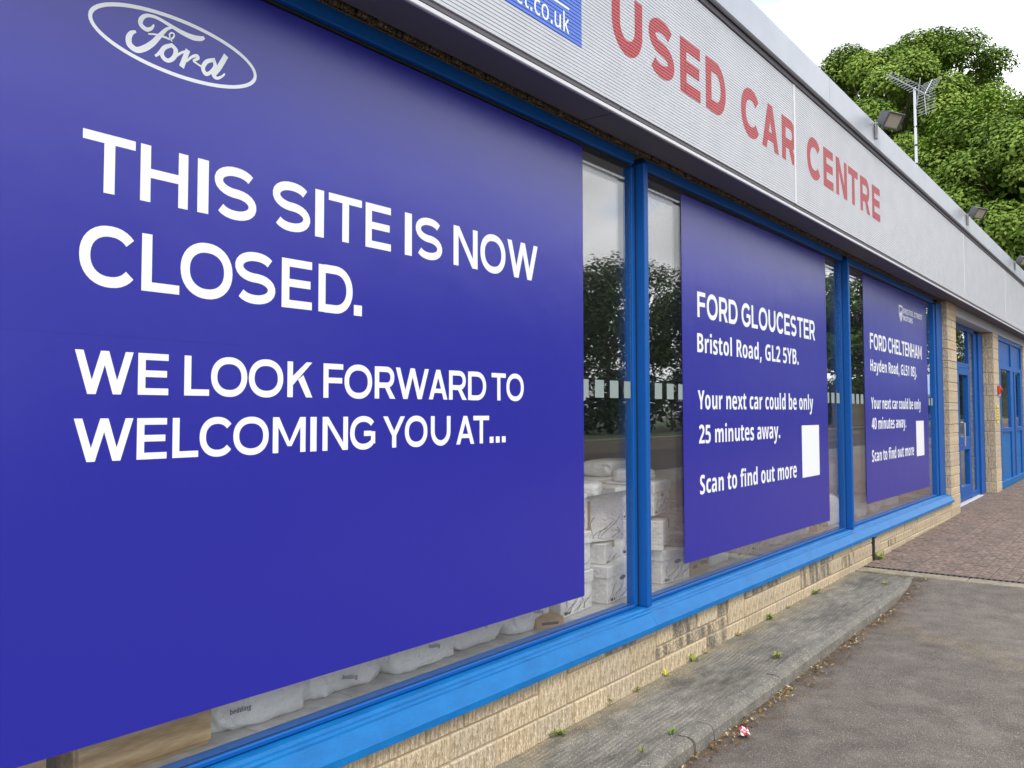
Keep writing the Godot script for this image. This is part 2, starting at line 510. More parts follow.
	M.carpet = mat(.16, .16, .17, 0.95)
	M.ceiling = mat(.5, .5, .5, 0.9)
	var card_tex := tint_tex(128, [[0.03, 3, 1.0], [0.2, 2, 0.4]], Color(0.9, 0.9, 0.89), Color(1, 1, 1), 181)
	M.white_card = mat(.9, .9, .9, 0.75)
	M.white_card.albedo_texture = card_tex
	tri_map(M.white_card, Vector3(3, 3, 3), false)
	M.brown_card = mat(.42, .29, .16, 0.85)
	M.brown_card.albedo_texture = card_tex
	tri_map(M.brown_card, Vector3(3, 3, 3), false)
	M.ink = mat(.03, .03, .04, 0.7)
	M.navy_ink = mat(.03, .035, .16, 0.6)
	M.hole = mat(.05, .035, .02, 0.9)
	M.tape = mat(.36, .22, .1, 0.4)
	M.plastic_bag = mat(.88, .9, .91, 0.3)
	var cr := FastNoiseLite.new()
	cr.noise_type = FastNoiseLite.TYPE_CELLULAR; cr.seed = 71; cr.frequency = 0.018; cr.cellular_return_type = FastNoiseLite.RETURN_DISTANCE2_SUB; cr.fractal_octaves = 3; cr.domain_warp_enabled = true; cr.domain_warp_amplitude = 40.0; cr.domain_warp_frequency = 0.01
	var ci := cr.get_seamless_image(512, 512)
	ci.convert(Image.FORMAT_RGBA8); ci.bump_map_to_normal_map(9.0)
	var crinkle := ImageTexture.create_from_image(ci)
	M.plastic_bag.normal_enabled = true; M.plastic_bag.normal_texture = crinkle; M.plastic_bag.normal_scale = 1.6
	tri_map(M.plastic_bag, Vector3(2.2, 2.2, 2.2), false)
	M.white_card.normal_enabled = true; M.white_card.normal_texture = crinkle; M.white_card.normal_scale = 1.5; M.white_card.roughness = 0.45
	var wood_tex := tint_tex(256, [[0.012, 4, 1.2], [0.08, 2, 0.4]], Color(0.72, 0.66, 0.56), Color(1, 1, 1), 191)
	M.pale_wood = mat(.72, .53, .29, 0.45)
	M.pale_wood.albedo_texture = wood_tex
	tri_map(M.pale_wood, Vector3(0.8, 6, 6))
	M.white_enamel = mat(.8, .8, .8, 0.25)
	M.yellow = mat(.75, .5, .02, 0.4)
	M.red_plastic = mat(.45, .06, .04, 0.5)
	M.bell_red = mat(.55, .05, .04, 0.4)
	M.notice = mat(.8, .66, .05, 0.5)
	M.black_plastic = mat(.02, .02, .022, 0.45)
	M.lamp_body = mat(.07, .07, .075, 0.5)
	M.lamp_glass = mat(.42, .38, .3, 0.12)
	M.alu = mat(.55, .56, .58, 0.4, 0.6)
	M.galv = mat(.4, .41, .42, 0.5, 0.4)
	# vegetation
	M.leaf = StandardMaterial3D.new()
	M.leaf.vertex_color_use_as_albedo = true
	M.leaf.roughness = 0.75
	M.leaf.metallic_specular = 0.25
	M.leaf.backlight = Color(0.35, 0.45, 0.12)
	M.leaf.backlight_enabled = true
	M.bark = mat(.12, .095, .07, 0.95)
	M.bark.albedo_texture = card_tex
	tri_map(M.bark, Vector3(2, 0.6, 2))
	M.grass = mat(.07, .11, .03, 0.9)
	M.grass.albedo_texture = pav
	tri_map(M.grass, Vector3(1, 1, 1))
	M.fence_wood = mat(.24, .19, .13, 0.9)
	M.fence_wood.albedo_texture = wood_tex
	tri_map(M.fence_wood, Vector3(4, 0.5, 4))

# ------------------------------------------------------------------ trees and plants
func make_tree(called: String, at: Vector3, label: String, group: String, clumps: Array, per: int, leaf: float, inner: int, lo: Color, hi: Color, seed_: int, trunk_r: float, squash := 0.62) -> Node3D:
	var r := RandomNumberGenerator.new()
	r.seed = seed_
	var t := base(called, at, label, "tree", group)
	var top := Vector3.ZERO
	for c in clumps: top += c[0]
	top /= clumps.size()
	var mb := MB.new()
	var fork := Vector3(top.x * 0.3, top.y * 0.55, top.z * 0.3)
	mb.tube([Vector3(0, -0.1, 0), Vector3(0.02, 0.5, 0), fork * 0.5, fork, top], [trunk_r * 1.5, trunk_r, trunk_r * 0.85, trunk_r * 0.7, trunk_r * 0.3], 10)
	put(mb, "trunk", M.bark, t)
	var lb := MB.new()
	for i in clumps.size():
		var c: Vector3 = clumps[i][0]
		var s := fork.lerp(top, r.randf_range(0.0, 0.7))
		var mid := s.lerp(c, 0.5) + Vector3(r.randf_range(-.3, .3), r.randf_range(-.5, .1), r.randf_range(-.3, .3))
		lb.tube([s, mid, c], [trunk_r * 0.32, trunk_r * 0.2, trunk_r * 0.07], 6, false)
	put(lb, "limbs", M.bark, t)
	var V := PackedVector3Array(); var N := PackedVector3Array(); var K := PackedColorArray()
	var add := func(p: Vector3, b: Basis, c: Color):
		var a := p; var l := p + b * Vector3(-0.3, 0.05, 0.5); var e := p + b * Vector3(0.3, 0.05, 0.5); var q := p + b * Vector3(0, -0.1, 1.0)
		var n1 := (b * Vector3(-0.25, 1, 0.1)).normalized(); var n2 := (b * Vector3(0.25, 1, 0.1)).normalized()
		V.append(a); V.append(q); V.append(l); V.append(a); V.append(e); V.append(q)
		for k in 3: N.append(n1)
		for k in 3: N.append(n2)
		for k in 6: K.append(c)
	for ci in clumps.size():
		var c: Vector3 = clumps[ci][0]; var rad: float = clumps[ci][1]
		var tone := r.randf_range(0.0, 0.45)
		var num := int(per * rad * rad)
		for k in num:
			var d := Vector3(r.randfn(), r.randfn() + 0.35, r.randfn()).normalized()
			var rr := rad * pow(r.randf(), 0.35)
			var p := c + Vector3(d.x * rr, d.y * rr * squash, d.z * rr)
			p.y -= 0.22 * (d.x * d.x + d.z * d.z) * rr * rr / rad
			var out := (d * 0.8 + (c - top).normalized() * 0.4 + Vector3(0, 0.7, 0) + Vector3(r.randfn(), r.randfn(), r.randfn()) * 0.35).normalized()
			var side := out.cross(Vector3(r.randfn(), r.randfn(), r.randfn())).normalized()
			add.call(p, Basis(side, out, side.cross(out)) * Basis.from_scale(Vector3.ONE * leaf * r.randf_range(0.7, 1.3)), lo.lerp(hi, clampf(tone + r.randf_range(0.0, 0.55), 0, 1)))
	for k in inner:
		var c2: Vector3 = clumps[r.randi() % clumps.size()][0]
		var p2 := top.lerp(c2, r.randf_range(0.1, 0.85)) + Vector3(r.randfn(), r.randfn(), r.randfn()) * 0.5
		add.call(p2, Basis(Vector3(r.randfn(), r.randfn(), r.randfn()).normalized(), r.randf() * TAU) * Basis.from_scale(Vector3.ONE * leaf * 2.2), lo.lerp(hi, r.randf_range(0, 0.6)))
	var am := ArrayMesh.new()
	var arr := []
	arr.resize(Mesh.ARRAY_MAX)
	arr[Mesh.ARRAY_VERTEX] = V; arr[Mesh.ARRAY_NORMAL] = N; arr[Mesh.ARRAY_COLOR] = K
	am.add_surface_from_arrays(Mesh.PRIMITIVE_TRIANGLES, arr)
	put(am, "crown", M.leaf, t)
	return t

func dome_clumps(r: RandomNumberGenerator, num: int, cy: float, a: float, b: float, r0: float, r1: float, low := -0.5) -> Array:
	var out := []
	var tries := 0
	while out.size() < num and tries < 5000:
		tries += 1
		var d := Vector3(r.randfn(), r.randfn(), r.randfn()).normalized()
		if d.y < low: continue
		var p := Vector3(d.x * a, cy + d.y * b, d.z * a) * Vector3(1, 1, 1)
		p = Vector3(p.x * r.randf_range(0.82, 1.0), lerpf(cy, p.y, r.randf_range(0.82, 1.0)), p.z * r.randf_range(0.82, 1.0))
		var ok := true
		for q in out:
			if q[0].distance_to(p) < r0 * 0.75: ok = false
		if ok: out.append([p, r.randf_range(r0, r1)])
	return out

func weed(at: Vector3, size: float, num: int, label: String, seed_: int, lo: Color, hi: Color) -> void:
	var r := RandomNumberGenerator.new()
	r.seed = seed_
	var t := base("weed", at, label, "weed", "weeds growing in the pavement joints")
	var mb := MB.new()
	for k in num:
		mb.col = lo.lerp(hi, r.randf())
		var a := r.randf() * TAU
		var d := Vector3(cos(a), 0, sin(a))
		var s := d.cross(Vector3.UP)
		var ln := size * r.randf_range(0.5, 1.1)
		var w := ln * r.randf_range(0.06, 0.16)
		var o := Vector3(r.randfn() * size * 0.22, 0, absf(r.randfn()) * size * 0.1)
		var up := r.randf_range(0.3, 1.0)
		var p1 := o + d * ln * 0.4 + Vector3(0, ln * up * 0.6, 0); var p2 := o + d * ln * 0.9 + Vector3(0, ln * up * 0.55, 0)
		mb.quad(o - s * w * 0.3, o + s * w * 0.3, p1 + s * w, p1 - s * w)
		mb.tri(p1 - s * w, p1 + s * w, p2)
	put(mb, "foliage", M.leaf, t)

# ------------------------------------------------------------------ building
const MUL := [-3.70, 0.26, 4.216, 8.17, 12.12]     # left edge of each mullion's bead
func building() -> void:
	var B := base("showroom_building", Vector3.ZERO, "cream block car showroom with blue framed windows under a deep silver fascia", "building")
	# plinth wall of walling blocks
	var wall := Node3D.new(); wall.name = "plinth_wall"; B.add_child(wall)
	var core := MB.new()
	core.box(Vector3(-4.0, -0.6, -0.12), Vector3(12.57, 0.312, 0.1))
	put(core, "mortar_core", M.mortar, wall)
	var r := RandomNumberGenerator.new(); r.seed = 11
	var blk := func(x0: float, x1: float, y0: float, y1: float, old := 0.0):
		var g := 0.0035
		var m: Material = M.old_block[r.randi() % 2] if r.randf() < old else M.block[r.randi() % 4]
		piece("block", wall, Vector3(x0 + g, y0 + g, 0.02), Vector3(x1 - g, y1 - g, 0.108 + r.randf_range(-0.003, 0.004)), m, 0.006)
	var yb := 0.130; var yt := 0.316
	# base course, 0.3 m blocks
	for i in 56:
		var x0 := -4.0 + i * 0.2985
		if x0 > 12.5: break
		var x1 := minf(x0 + 0.2985, 12.57)
		blk.call(x0, x1, ground(x0) - 0.22, yb, 0.06)
	# main band between base joint and sill, in coursed random bond
	var seg := func(xs_up: Array, xs_lo: Array, ym: float, old: float):
		for i in xs_up.size() - 1: blk.call(xs_up[i], xs_up[i + 1], ym, yt, old)
		for i in xs_lo.size() - 1: blk.call(xs_lo[i], xs_lo[i + 1], yb, ym, old)
	seg.call([-4.0, -3.6, -3.2, -2.9, -2.5, -2.2], [-4.0, -3.7, -3.4, -3.1, -2.8, -2.5, -2.2], 0.24, 0.0)
	seg.call([-2.2, -1.9, -1.6, -1.3, -1.0], [-2.2, -1.8, -1.4, -1.0], 0.2, 0.1)
	blk.call(-1.0, -0.7, yb, yt); blk.call(-0.7, -0.45, yb, yt)
	seg.call([-0.45, -0.1, 0.2, 0.5, 0.8], [-0.45, -0.15, 0.15, 0.45, 0.8], 0.25, 0.0)
	blk.call(0.8, 1.08, yb, yt)
	seg.call([1.08, 1.4, 1.78, 2.128, 2.427, 2.652, 2.948, 3.173], [1.08, 1.38, 1.68, 1.98, 2.27, 2.573, 2.877, 3.173], 0.24, 0.0)
	blk.call(3.173, 3.401, yb, yt)
	seg.call([3.401, 3.75, 4.05, 4.293], [3.401, 3.699, 3.997, 4.293], 0.275, 0.25)
	seg.call([4.293, 4.494, 4.818, 5.11, 5.281], [4.293, 4.413, 4.682, 4.975, 5.281], 0.205, 0.8)
	blk.call(5.281, 5.547, yb, yt, 0.7)
	seg.call([5.547, 5.956, 6.225, 6.66], [5.547, 5.796, 6.104, 6.66], 0.25, 0.2)
	blk.call(6.66, 6.896, yb, yt, 1.0); blk.call(6.896, 7.15, yb, yt, 1.0)
	seg.call([7.15, 7.484, 8.021, 8.3, 8.69], [7.15, 7.41, 7.72, 8.1, 8.476, 8.69], 0.25, 0.3)
	blk.call(8.745, 9.0, yb, yt, 0.2)
	seg.call([9.0, 9.35, 9.65, 10.0, 10.3], [9.0, 9.3, 9.6, 9.95, 10.3], 0.21, 0.15)
	blk.call(10.3, 10.6, yb, yt)
	seg.call([10.6, 10.9, 11.3, 11.6], [10.6, 11.0, 11.3, 11.6], 0.24, 0.0)
	seg.call([11.6, 11.95, 12.25, 12.57], [11.6, 11.9, 12.2, 12.57], 0.2, 0.0)
	# dark movement joint
	var mj := MB.new()
	mj.cbox(Vector3(8.693, 0.02, 0.05), Vector3(8.742, 0.30, 0.125), 0.008)
	put(mj, "movement_joint", M.rubber, wall)
	# pier beside the windows
	pier(B, 12.575, 13.17, -0.45, 0.112, 3.02, 21, [.12, .19, .1, .16])
	pier(B, 16.42, 16.96, -0.12, 0.112, 2.87, 22, [.2, .23, .19])
	pier(B, 20.3, 20.85, -0.12, 0.112, 2.87, 23, [.2, .23, .19])
	# sill: pressed blue section with two grooves
	var sp := [Vector2(-0.05, 0.395), Vector2(-0.05, 0.428), Vector2(0.052, 0.424), Vector2(0.060, 0.414), Vector2(0.074, 0.412), Vector2(0.080, 0.404), Vector2(0.094, 0.402), Vector2(0.100, 0.396), Vector2(0.143, 0.345), Vector2(0.147, 0.320), Vector2(0.143, 0.318), Vector2(0.112, 0.321), Vector2(0.105, 0.36)]
	for i in 4:
		var sm := MB.new()
		sm.extrude_x(sp, MUL[i] + 0.03 - (0.3 if i == 0 else 0.0), MUL[i + 1] + (0.028 if i < 3 else 0.452))
		put(sm, "sill", M.sill, B)
	# window frames
	var fr := Node3D.new(); fr.name = "window_frame"; B.add_child(fr)
	for i in MUL.size():
		var x: float = MUL[i]
		if i < 4:
			bar("bead", fr, Vector3(x + 0.012, 0.43, -0.045), Vector3(x + 0.048, 2.935, 0.009), M.blue)
			bar("gasket", fr, Vector3(x + 0.0485, 0.43, -0.045), Vector3(x + 0.058, 2.935, 0.012), M.rubber, 0.001)
			bar("mullion", fr, Vector3(x + 0.0585, 0.425, -0.06), Vector3(x + 0.108, 2.96, 0.066), M.blue, 0.005)
			bar("bead", fr, Vector3(x + 0.1085, 0.43, -0.045), Vector3(x + 0.135, 2.935, 0.02), M.blue)
		else:
			bar("jamb", fr, Vector3(x, 0.43, -0.06), Vector3(x + 0.1, 2.935, 0.03), M.blue)
			bar("gasket", fr, Vector3(x + 0.1005, 0.43, -0.06), Vector3(x + 0.114, 2.935, 0.01), M.rubber, 0.001)
			bar("jamb", fr, Vector3(x + 0.1145, 0.43, -0.06), Vector3(x + 0.452, 2.96, 0.045), M.blue)
	for i in 4:
		var a: float = MUL[i] + 0.1355; var b: float = MUL[i + 1] - 0.0005
		bar("head_rail", fr, Vector3(a, 2.942, -0.06), Vector3(b, 3.012, 0.036), M.blue)
		bar("head_bead", fr, Vector3(a, 2.932, -0.045), Vector3(b, 2.9415, 0.012), M.rubber)
		bar("bottom_rail", fr, Vector3(a, 0.4285, -0.06), Vector3(b, 0.446, 0.018), M.blue)
		bar("bottom_gasket", fr, Vector3(a, 0.4465, 0.0005), Vector3(b, 0.4495, 0.005), M.rubber, 0.001)
		# double glazing: two panes
		var gp := MB.new()
		gp.box(Vector3(a - 0.01, 0.442, -0.006), Vector3(b + 0.01, 2.94, 0.0))
		var pane := put(gp, "glass_pane", M.glass, B)
		var gi := MB.new()
		gi.box(Vector3(a - 0.01, 0.442, -0.028), Vector3(b + 0.01, 2.94, -0.022))
		put(gi, "glass_pane", M.glass, B)
		# frosted squares stuck along the pane at eye height
		var k := 0
		var x := a + 0.015
		if i == 1 or i == 2 or i == 3:
			var mid0: float = [0.0, 0.84, 4.868, 8.95][i]; var mid1: float = [0.0, 3.72, 7.75, 11.84][i]
			var phase := 3.835 if i == 1 else (4.503 if i == 2 else 8.5)
			x = phase - 0.153 * floor((phase - a) / 0.153)
			while x < b - 0.02:
				if x + 0.09 < mid0 + 0.06 or x > mid1 - 0.06:
					piece("frosted_square", pane, Vector3(x, 1.601, 0.0003), Vector3(minf(x + 0.09, b - 0.003), 1.696, 0.0009), M.frost, 0.0001)
				x += 0.153
				k += 1
	# soffit boards under the fascia
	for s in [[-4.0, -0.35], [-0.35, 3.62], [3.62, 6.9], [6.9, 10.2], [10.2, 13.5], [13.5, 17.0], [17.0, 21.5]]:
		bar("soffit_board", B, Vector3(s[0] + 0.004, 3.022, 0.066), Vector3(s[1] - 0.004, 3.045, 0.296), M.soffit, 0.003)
	# crumbling brown vent strip between frame and soffit
	var vs := MB.new()
	var vr := RandomNumberGenerator.new(); vr.seed = 4
	var x := -4.0
	while x < 12.57:
		var w := vr.randf_range(0.015, 0.05)
		vs.cbox(Vector3(x, 3.004 + vr.randf_range(-0.003, 0.006), 0.037), Vector3(x + w - vr.randf_range(-0.006, 0.008), 3.03, 0.054 + vr.randf_range(-0.010, 0.010)), 0.005)
		x += w
	put(vs, "vent_strip", M.vent, B)
	bar("vent_lip", B, Vector3(-4.0, 2.998, 0.0365), Vector3(12.57, 3.0035, 0.046), M.vent, 0.002)
	bar("lintel", B, Vector3(-4.0, 3.0465, -0.25), Vector3(21.5, 3.6, 0.26), M.mortar)
	# fascia panels with fine horizontal ribs
	var ends := [-4.0, -0.55, 6.13, 12.75, 16.5, 21.5]
	for i in ends.size() - 1:
		var x0: float = ends[i] + 0.018; var x1: float = ends[i + 1] - 0.018
		var fm := MB.new()
		var n := 52
		var y0 := 3.045; var y1 := 3.935
		for k in n:
			var ya := lerpf(y0, y1, float(k) / n); var yc := lerpf(y0, y1, (k + 1.0) / n)
			var dy := yc - ya
			fm.quad(Vector3(x0, ya, 0.3000), Vector3(x1, ya, 0.3000), Vector3(x1, ya + dy * 0.12, 0.3025), Vector3(x0, ya + dy * 0.12, 0.3025))
			fm.quad(Vector3(x0, ya + dy * 0.12, 0.3025), Vector3(x1, ya + dy * 0.12, 0.3025), Vector3(x1, ya + dy * 0.84, 0.3025), Vector3(x0, ya + dy * 0.84, 0.3025))
			fm.quad(Vector3(x0, ya + dy * 0.84, 0.3025), Vector3(x1, ya + dy * 0.84, 0.3025), Vector3(x1, yc, 0.3000), Vector3(x0, yc, 0.3000))
		fm.box(Vector3(x0, y0, 0.262), Vector3(x1, y1, 0.2965))
		put(fm, "fascia_panel", M.fascia, B)
		if i > 0:
			bar("cover_strip", B, Vector3(ends[i] - 0.0175, 3.045, 0.262), Vector3(ends[i] + 0.0175, 3.935, 0.3065), M.trim, 0.002)
		bar("bottom_trim", B, Vector3(x0 - 0.0175, 2.992, 0.2965), Vector3(x1 + 0.0175, 3.013, 0.308), M.trim, 0.003)
		bar("backing_strip", B, Vector3(x0 - 0.0175, 3.0135, 0.2615), Vector3(x1 + 0.0175, 3.0445, 0.272), M.beam, 0.001)
	# coping
	var cs := [-4.0, 1.9, 6.85, 11.8, 16.75, 21.5]
	for i in cs.size() - 1:
		var cp := MB.new()
		cp.extrude_x([Vector2(-0.25, 4.18), Vector2(-0.25, 4.2), Vector2(0.33, 4.215), Vector2(0.342, 4.208), Vector2(0.345, 3.985), Vector2(0.338, 3.978), Vector2(0.318, 3.978), Vector2(0.318, 4.17)], cs[i] + 0.002, cs[i + 1] - 0.002)
		put(cp, "coping", M.coping, B)
	bar("drip_rail", B, Vector3(-4.0, 3.937, 0.262), Vector3(21.5, 3.975, 0.313), M.soffit, 0.003)
	bar("parapet", B, Vector3(-4.0, 3.6005, -0.2), Vector3(21.5, 4.178, 0.2615), M.plaster)
	bar("roof", B, Vector3(-4.0, 3.55, -9.2), Vector3(21.5, 3.7, -0.251), M.soffit)
	# lower silver beam over the entrances
	bar("entrance_beam", B, Vector3(13.2, 2.875, -0.12), Vector3(21.5, 3.018, 0.10), M.beam, 0.004)
	# interior shell
	bar("ceiling", B, Vector3(-4.0, 3.1, -9.0), Vector3(21.5, 3.2, -0.2505), M.ceiling)
	bar("back_wall", B, Vector3(-4.2, -0.1, -9.2), Vector3(21.7, 3.549, -9.0005), M.plaster)
	bar("end_wall", B, Vector3(-4.2, -0.1, -9.0), Vector3(-4.0005, 3.549, 0.1), M.plaster)
	bar("end_wall", B, Vector3(21.5005, -0.1, -9.0), Vector3(21.7, 3.549, 0.1), M.plaster)
	bar("partition", B, Vector3(16.6, 0.16, -9.0), Vector3(16.72, 3.1, -0.121), M.plaster)
	doors(B)

func pier(B: Node3D, x0: float, x1: float, z0: float, z1: float, top: float, seed_: int, hs: Array) -> void:
	var r := RandomNumberGenerator.new(); r.seed = seed_
	var p := Node3D.new(); p.name = "pier"; B.add_child(p, true)
	var core := MB.new()
	core.box(Vector3(x0 + 0.008, -0.3, z0 + 0.008), Vector3(x1 - 0.008, top, z1 - 0.008))
	put(core, "mortar_core", M.mortar, p)
	var y := ground(x0) - 0.03
	var i := 0
	while y < top - 0.01:
		var h: float = hs[i % hs.size()]
		if y + h > top - 0.06: h = top - y
		var cut := x0 + (x1 - x0) * (0.5 if i % 2 == 0 else 0.34) if x1 - x0 > 0.57 and i % 3 != 1 else x1
		var g := 0.0035
		var zc := z0 + (z1 - z0) * (0.45 if i % 2 == 0 else 0.62)
		var mm = M.block[r.randi() % 4]
		piece("block", p, Vector3(x0, y + g, zc + g), Vector3(cut - (g if cut < x1 else 0.0), y + h - g, z1 + r.randf_range(-0.002, 0.003)), mm, 0.006)
		if cut < x1: piece("block", p, Vector3(cut + g, y + g, zc + g), Vector3(x1, y + h - g, z1 + r.randf_range(-0.002, 0.003)), M.block[r.randi() % 4], 0.006)
		piece("block", p, Vector3(x0, y + g, z0), Vector3(x1, y + h - g, zc - g), M.block[r.randi() % 4], 0.006)
		y += h
		i += 1

func doors(B: Node3D) -> void:
	# first entrance, set back between the piers
	var z := -0.1
	var d := Node3D.new(); d.name = "entrance_screen"; B.add_child(d)
	var f := func(x0, x1, y0, y1, dz0 := -0.03, dz1 := 0.03, m = null):
		bar("frame_member", d, Vector3(x0, y0, z + dz0), Vector3(x1, y1, z + dz1), m if m else M.blue)
	f.call(13.18, 13.30, 0.13, 2.874)
	f.call(16.0, 16.41, 0.15, 2.82, -0.03, 0.05)
	f.call(15.74, 15.9985, 0.15, 2.82, -0.03, 0.02, M.blue)
	f.call(13.301, 15.739, 2.80, 2.874, -0.028, 0.028)
	f.call(13.301, 15.18, 2.2, 2.28)
	f.call(15.182, 15.26, 0.15, 2.799)
	f.call(15.262, 15.738, 0.15, 0.24, -0.028, 0.028)
	bar("threshold", B, Vector3(13.17, 0.08, -0.14), Vector3(16.42, 0.146, 0.0), M.trim)
	var dl := Node3D.new(); dl.name = "door"; B.add_child(dl)
	var g := func(x0, x1, y0, y1, called := "door_rail"):
		bar(called, dl, Vector3(x0, y0, z - 0.025), Vector3(x1, y1, z + 0.04), M.blue)
	g.call(13.31, 13.43, 0.17, 2.195, "door_stile"); g.call(15.02, 15.175, 0.17, 2.195, "door_stile")
	g.call(14.16, 14.30, 0.17, 2.195, "door_stile")
	for s in [[13.431, 14.159], [14.301, 15.019]]:
		g.call(s[0], s[1], 0.17, 0.38); g.call(s[0], s[1], 0.93, 1.13); g.call(s[0], s[1], 2.09, 2.195)
	var pane := func(parent, x0, x1, y0, y1, zz):
		var gm := MB.new(); gm.box(Vector3(x0, y0, zz - 0.003), Vector3(x1, y1, zz + 0.003)); put(gm, "glass_pane", M.glass, parent)
	for s in [[13.425, 14.165], [14.295, 15.025]]:
		pane.call(dl, s[0], s[1], 1.125, 2.095, z); pane.call(dl, s[0], s[1], 0.375, 0.935, z)
	var hb := MB.new(); hb.tube([Vector3(14.36, 1.0, z + 0.042), Vector3(14.36, 1.0, z + 0.09), Vector3(14.36, 1.35, z + 0.09), Vector3(14.36, 1.35, z + 0.042)], [.012, .012, .012, .012], 8)
	put(hb, "door_handle", M.alu, dl)
	pane.call(d, 13.295, 15.185, 2.275, 2.805, z); pane.call(d, 15.255, 15.745, 0.235, 2.805, z)
	# second entrance, flush with the pier faces, with solid lower panels
	z = 0.05
	var e := Node3D.new(); e.name = "entrance_screen_001"; B.add_child(e)
	var h := func(called, x0, x1, y0, y1, dz0 := -0.03, dz1 := 0.03, m = null):
		bar(called, e, Vector3(x0, y0, z + dz0), Vector3(x1, y1, z + dz1), m if m else M.blue)
	h.call("base_board", 16.965, 20.295, 0.1, 0.28, -0.06, 0.055, M.sill)
	h.call("head_rail", 16.965, 20.295, 2.8, 2.874)
	h.call("transom", 16.965, 20.295, 2.29, 2.37)
	for s in [[16.965, 17.1], [18.72, 18.87], [20.14, 20.295]]: h.call("transom_post", s[0], s[1], 2.371, 2.799)
	h.call("transom_panel", 17.095, 18.725, 2.365, 2.805, -0.012, 0.006); h.call("transom_panel", 18.865, 20.145, 2.365, 2.805, -0.012, 0.006)
	for s in [[16.965, 17.42], [18.6, 18.95], [19.12, 19.3], [20.0, 20.295]]: h.call("door_stile", s[0], s[1], 0.281, 2.289)
	h.call("door_rail", 17.421, 18.599, 1.14, 1.22); h.call("door_rail", 19.301, 19.999, 1.14, 1.22)
	h.call("kick_panel", 17.415, 18.605, 0.275, 1.145, -0.012, 0.004, M.sill); h.call("kick_panel", 19.295, 20.005, 0.275, 1.145, -0.012, 0.004, M.sill)
	pane.call(e, 17.415, 18.605, 1.215, 2.295, z); pane.call(e, 19.295, 20.005, 1.215, 2.295, z); pane.call(e, 18.945, 19.125, 0.275, 2.295, z)

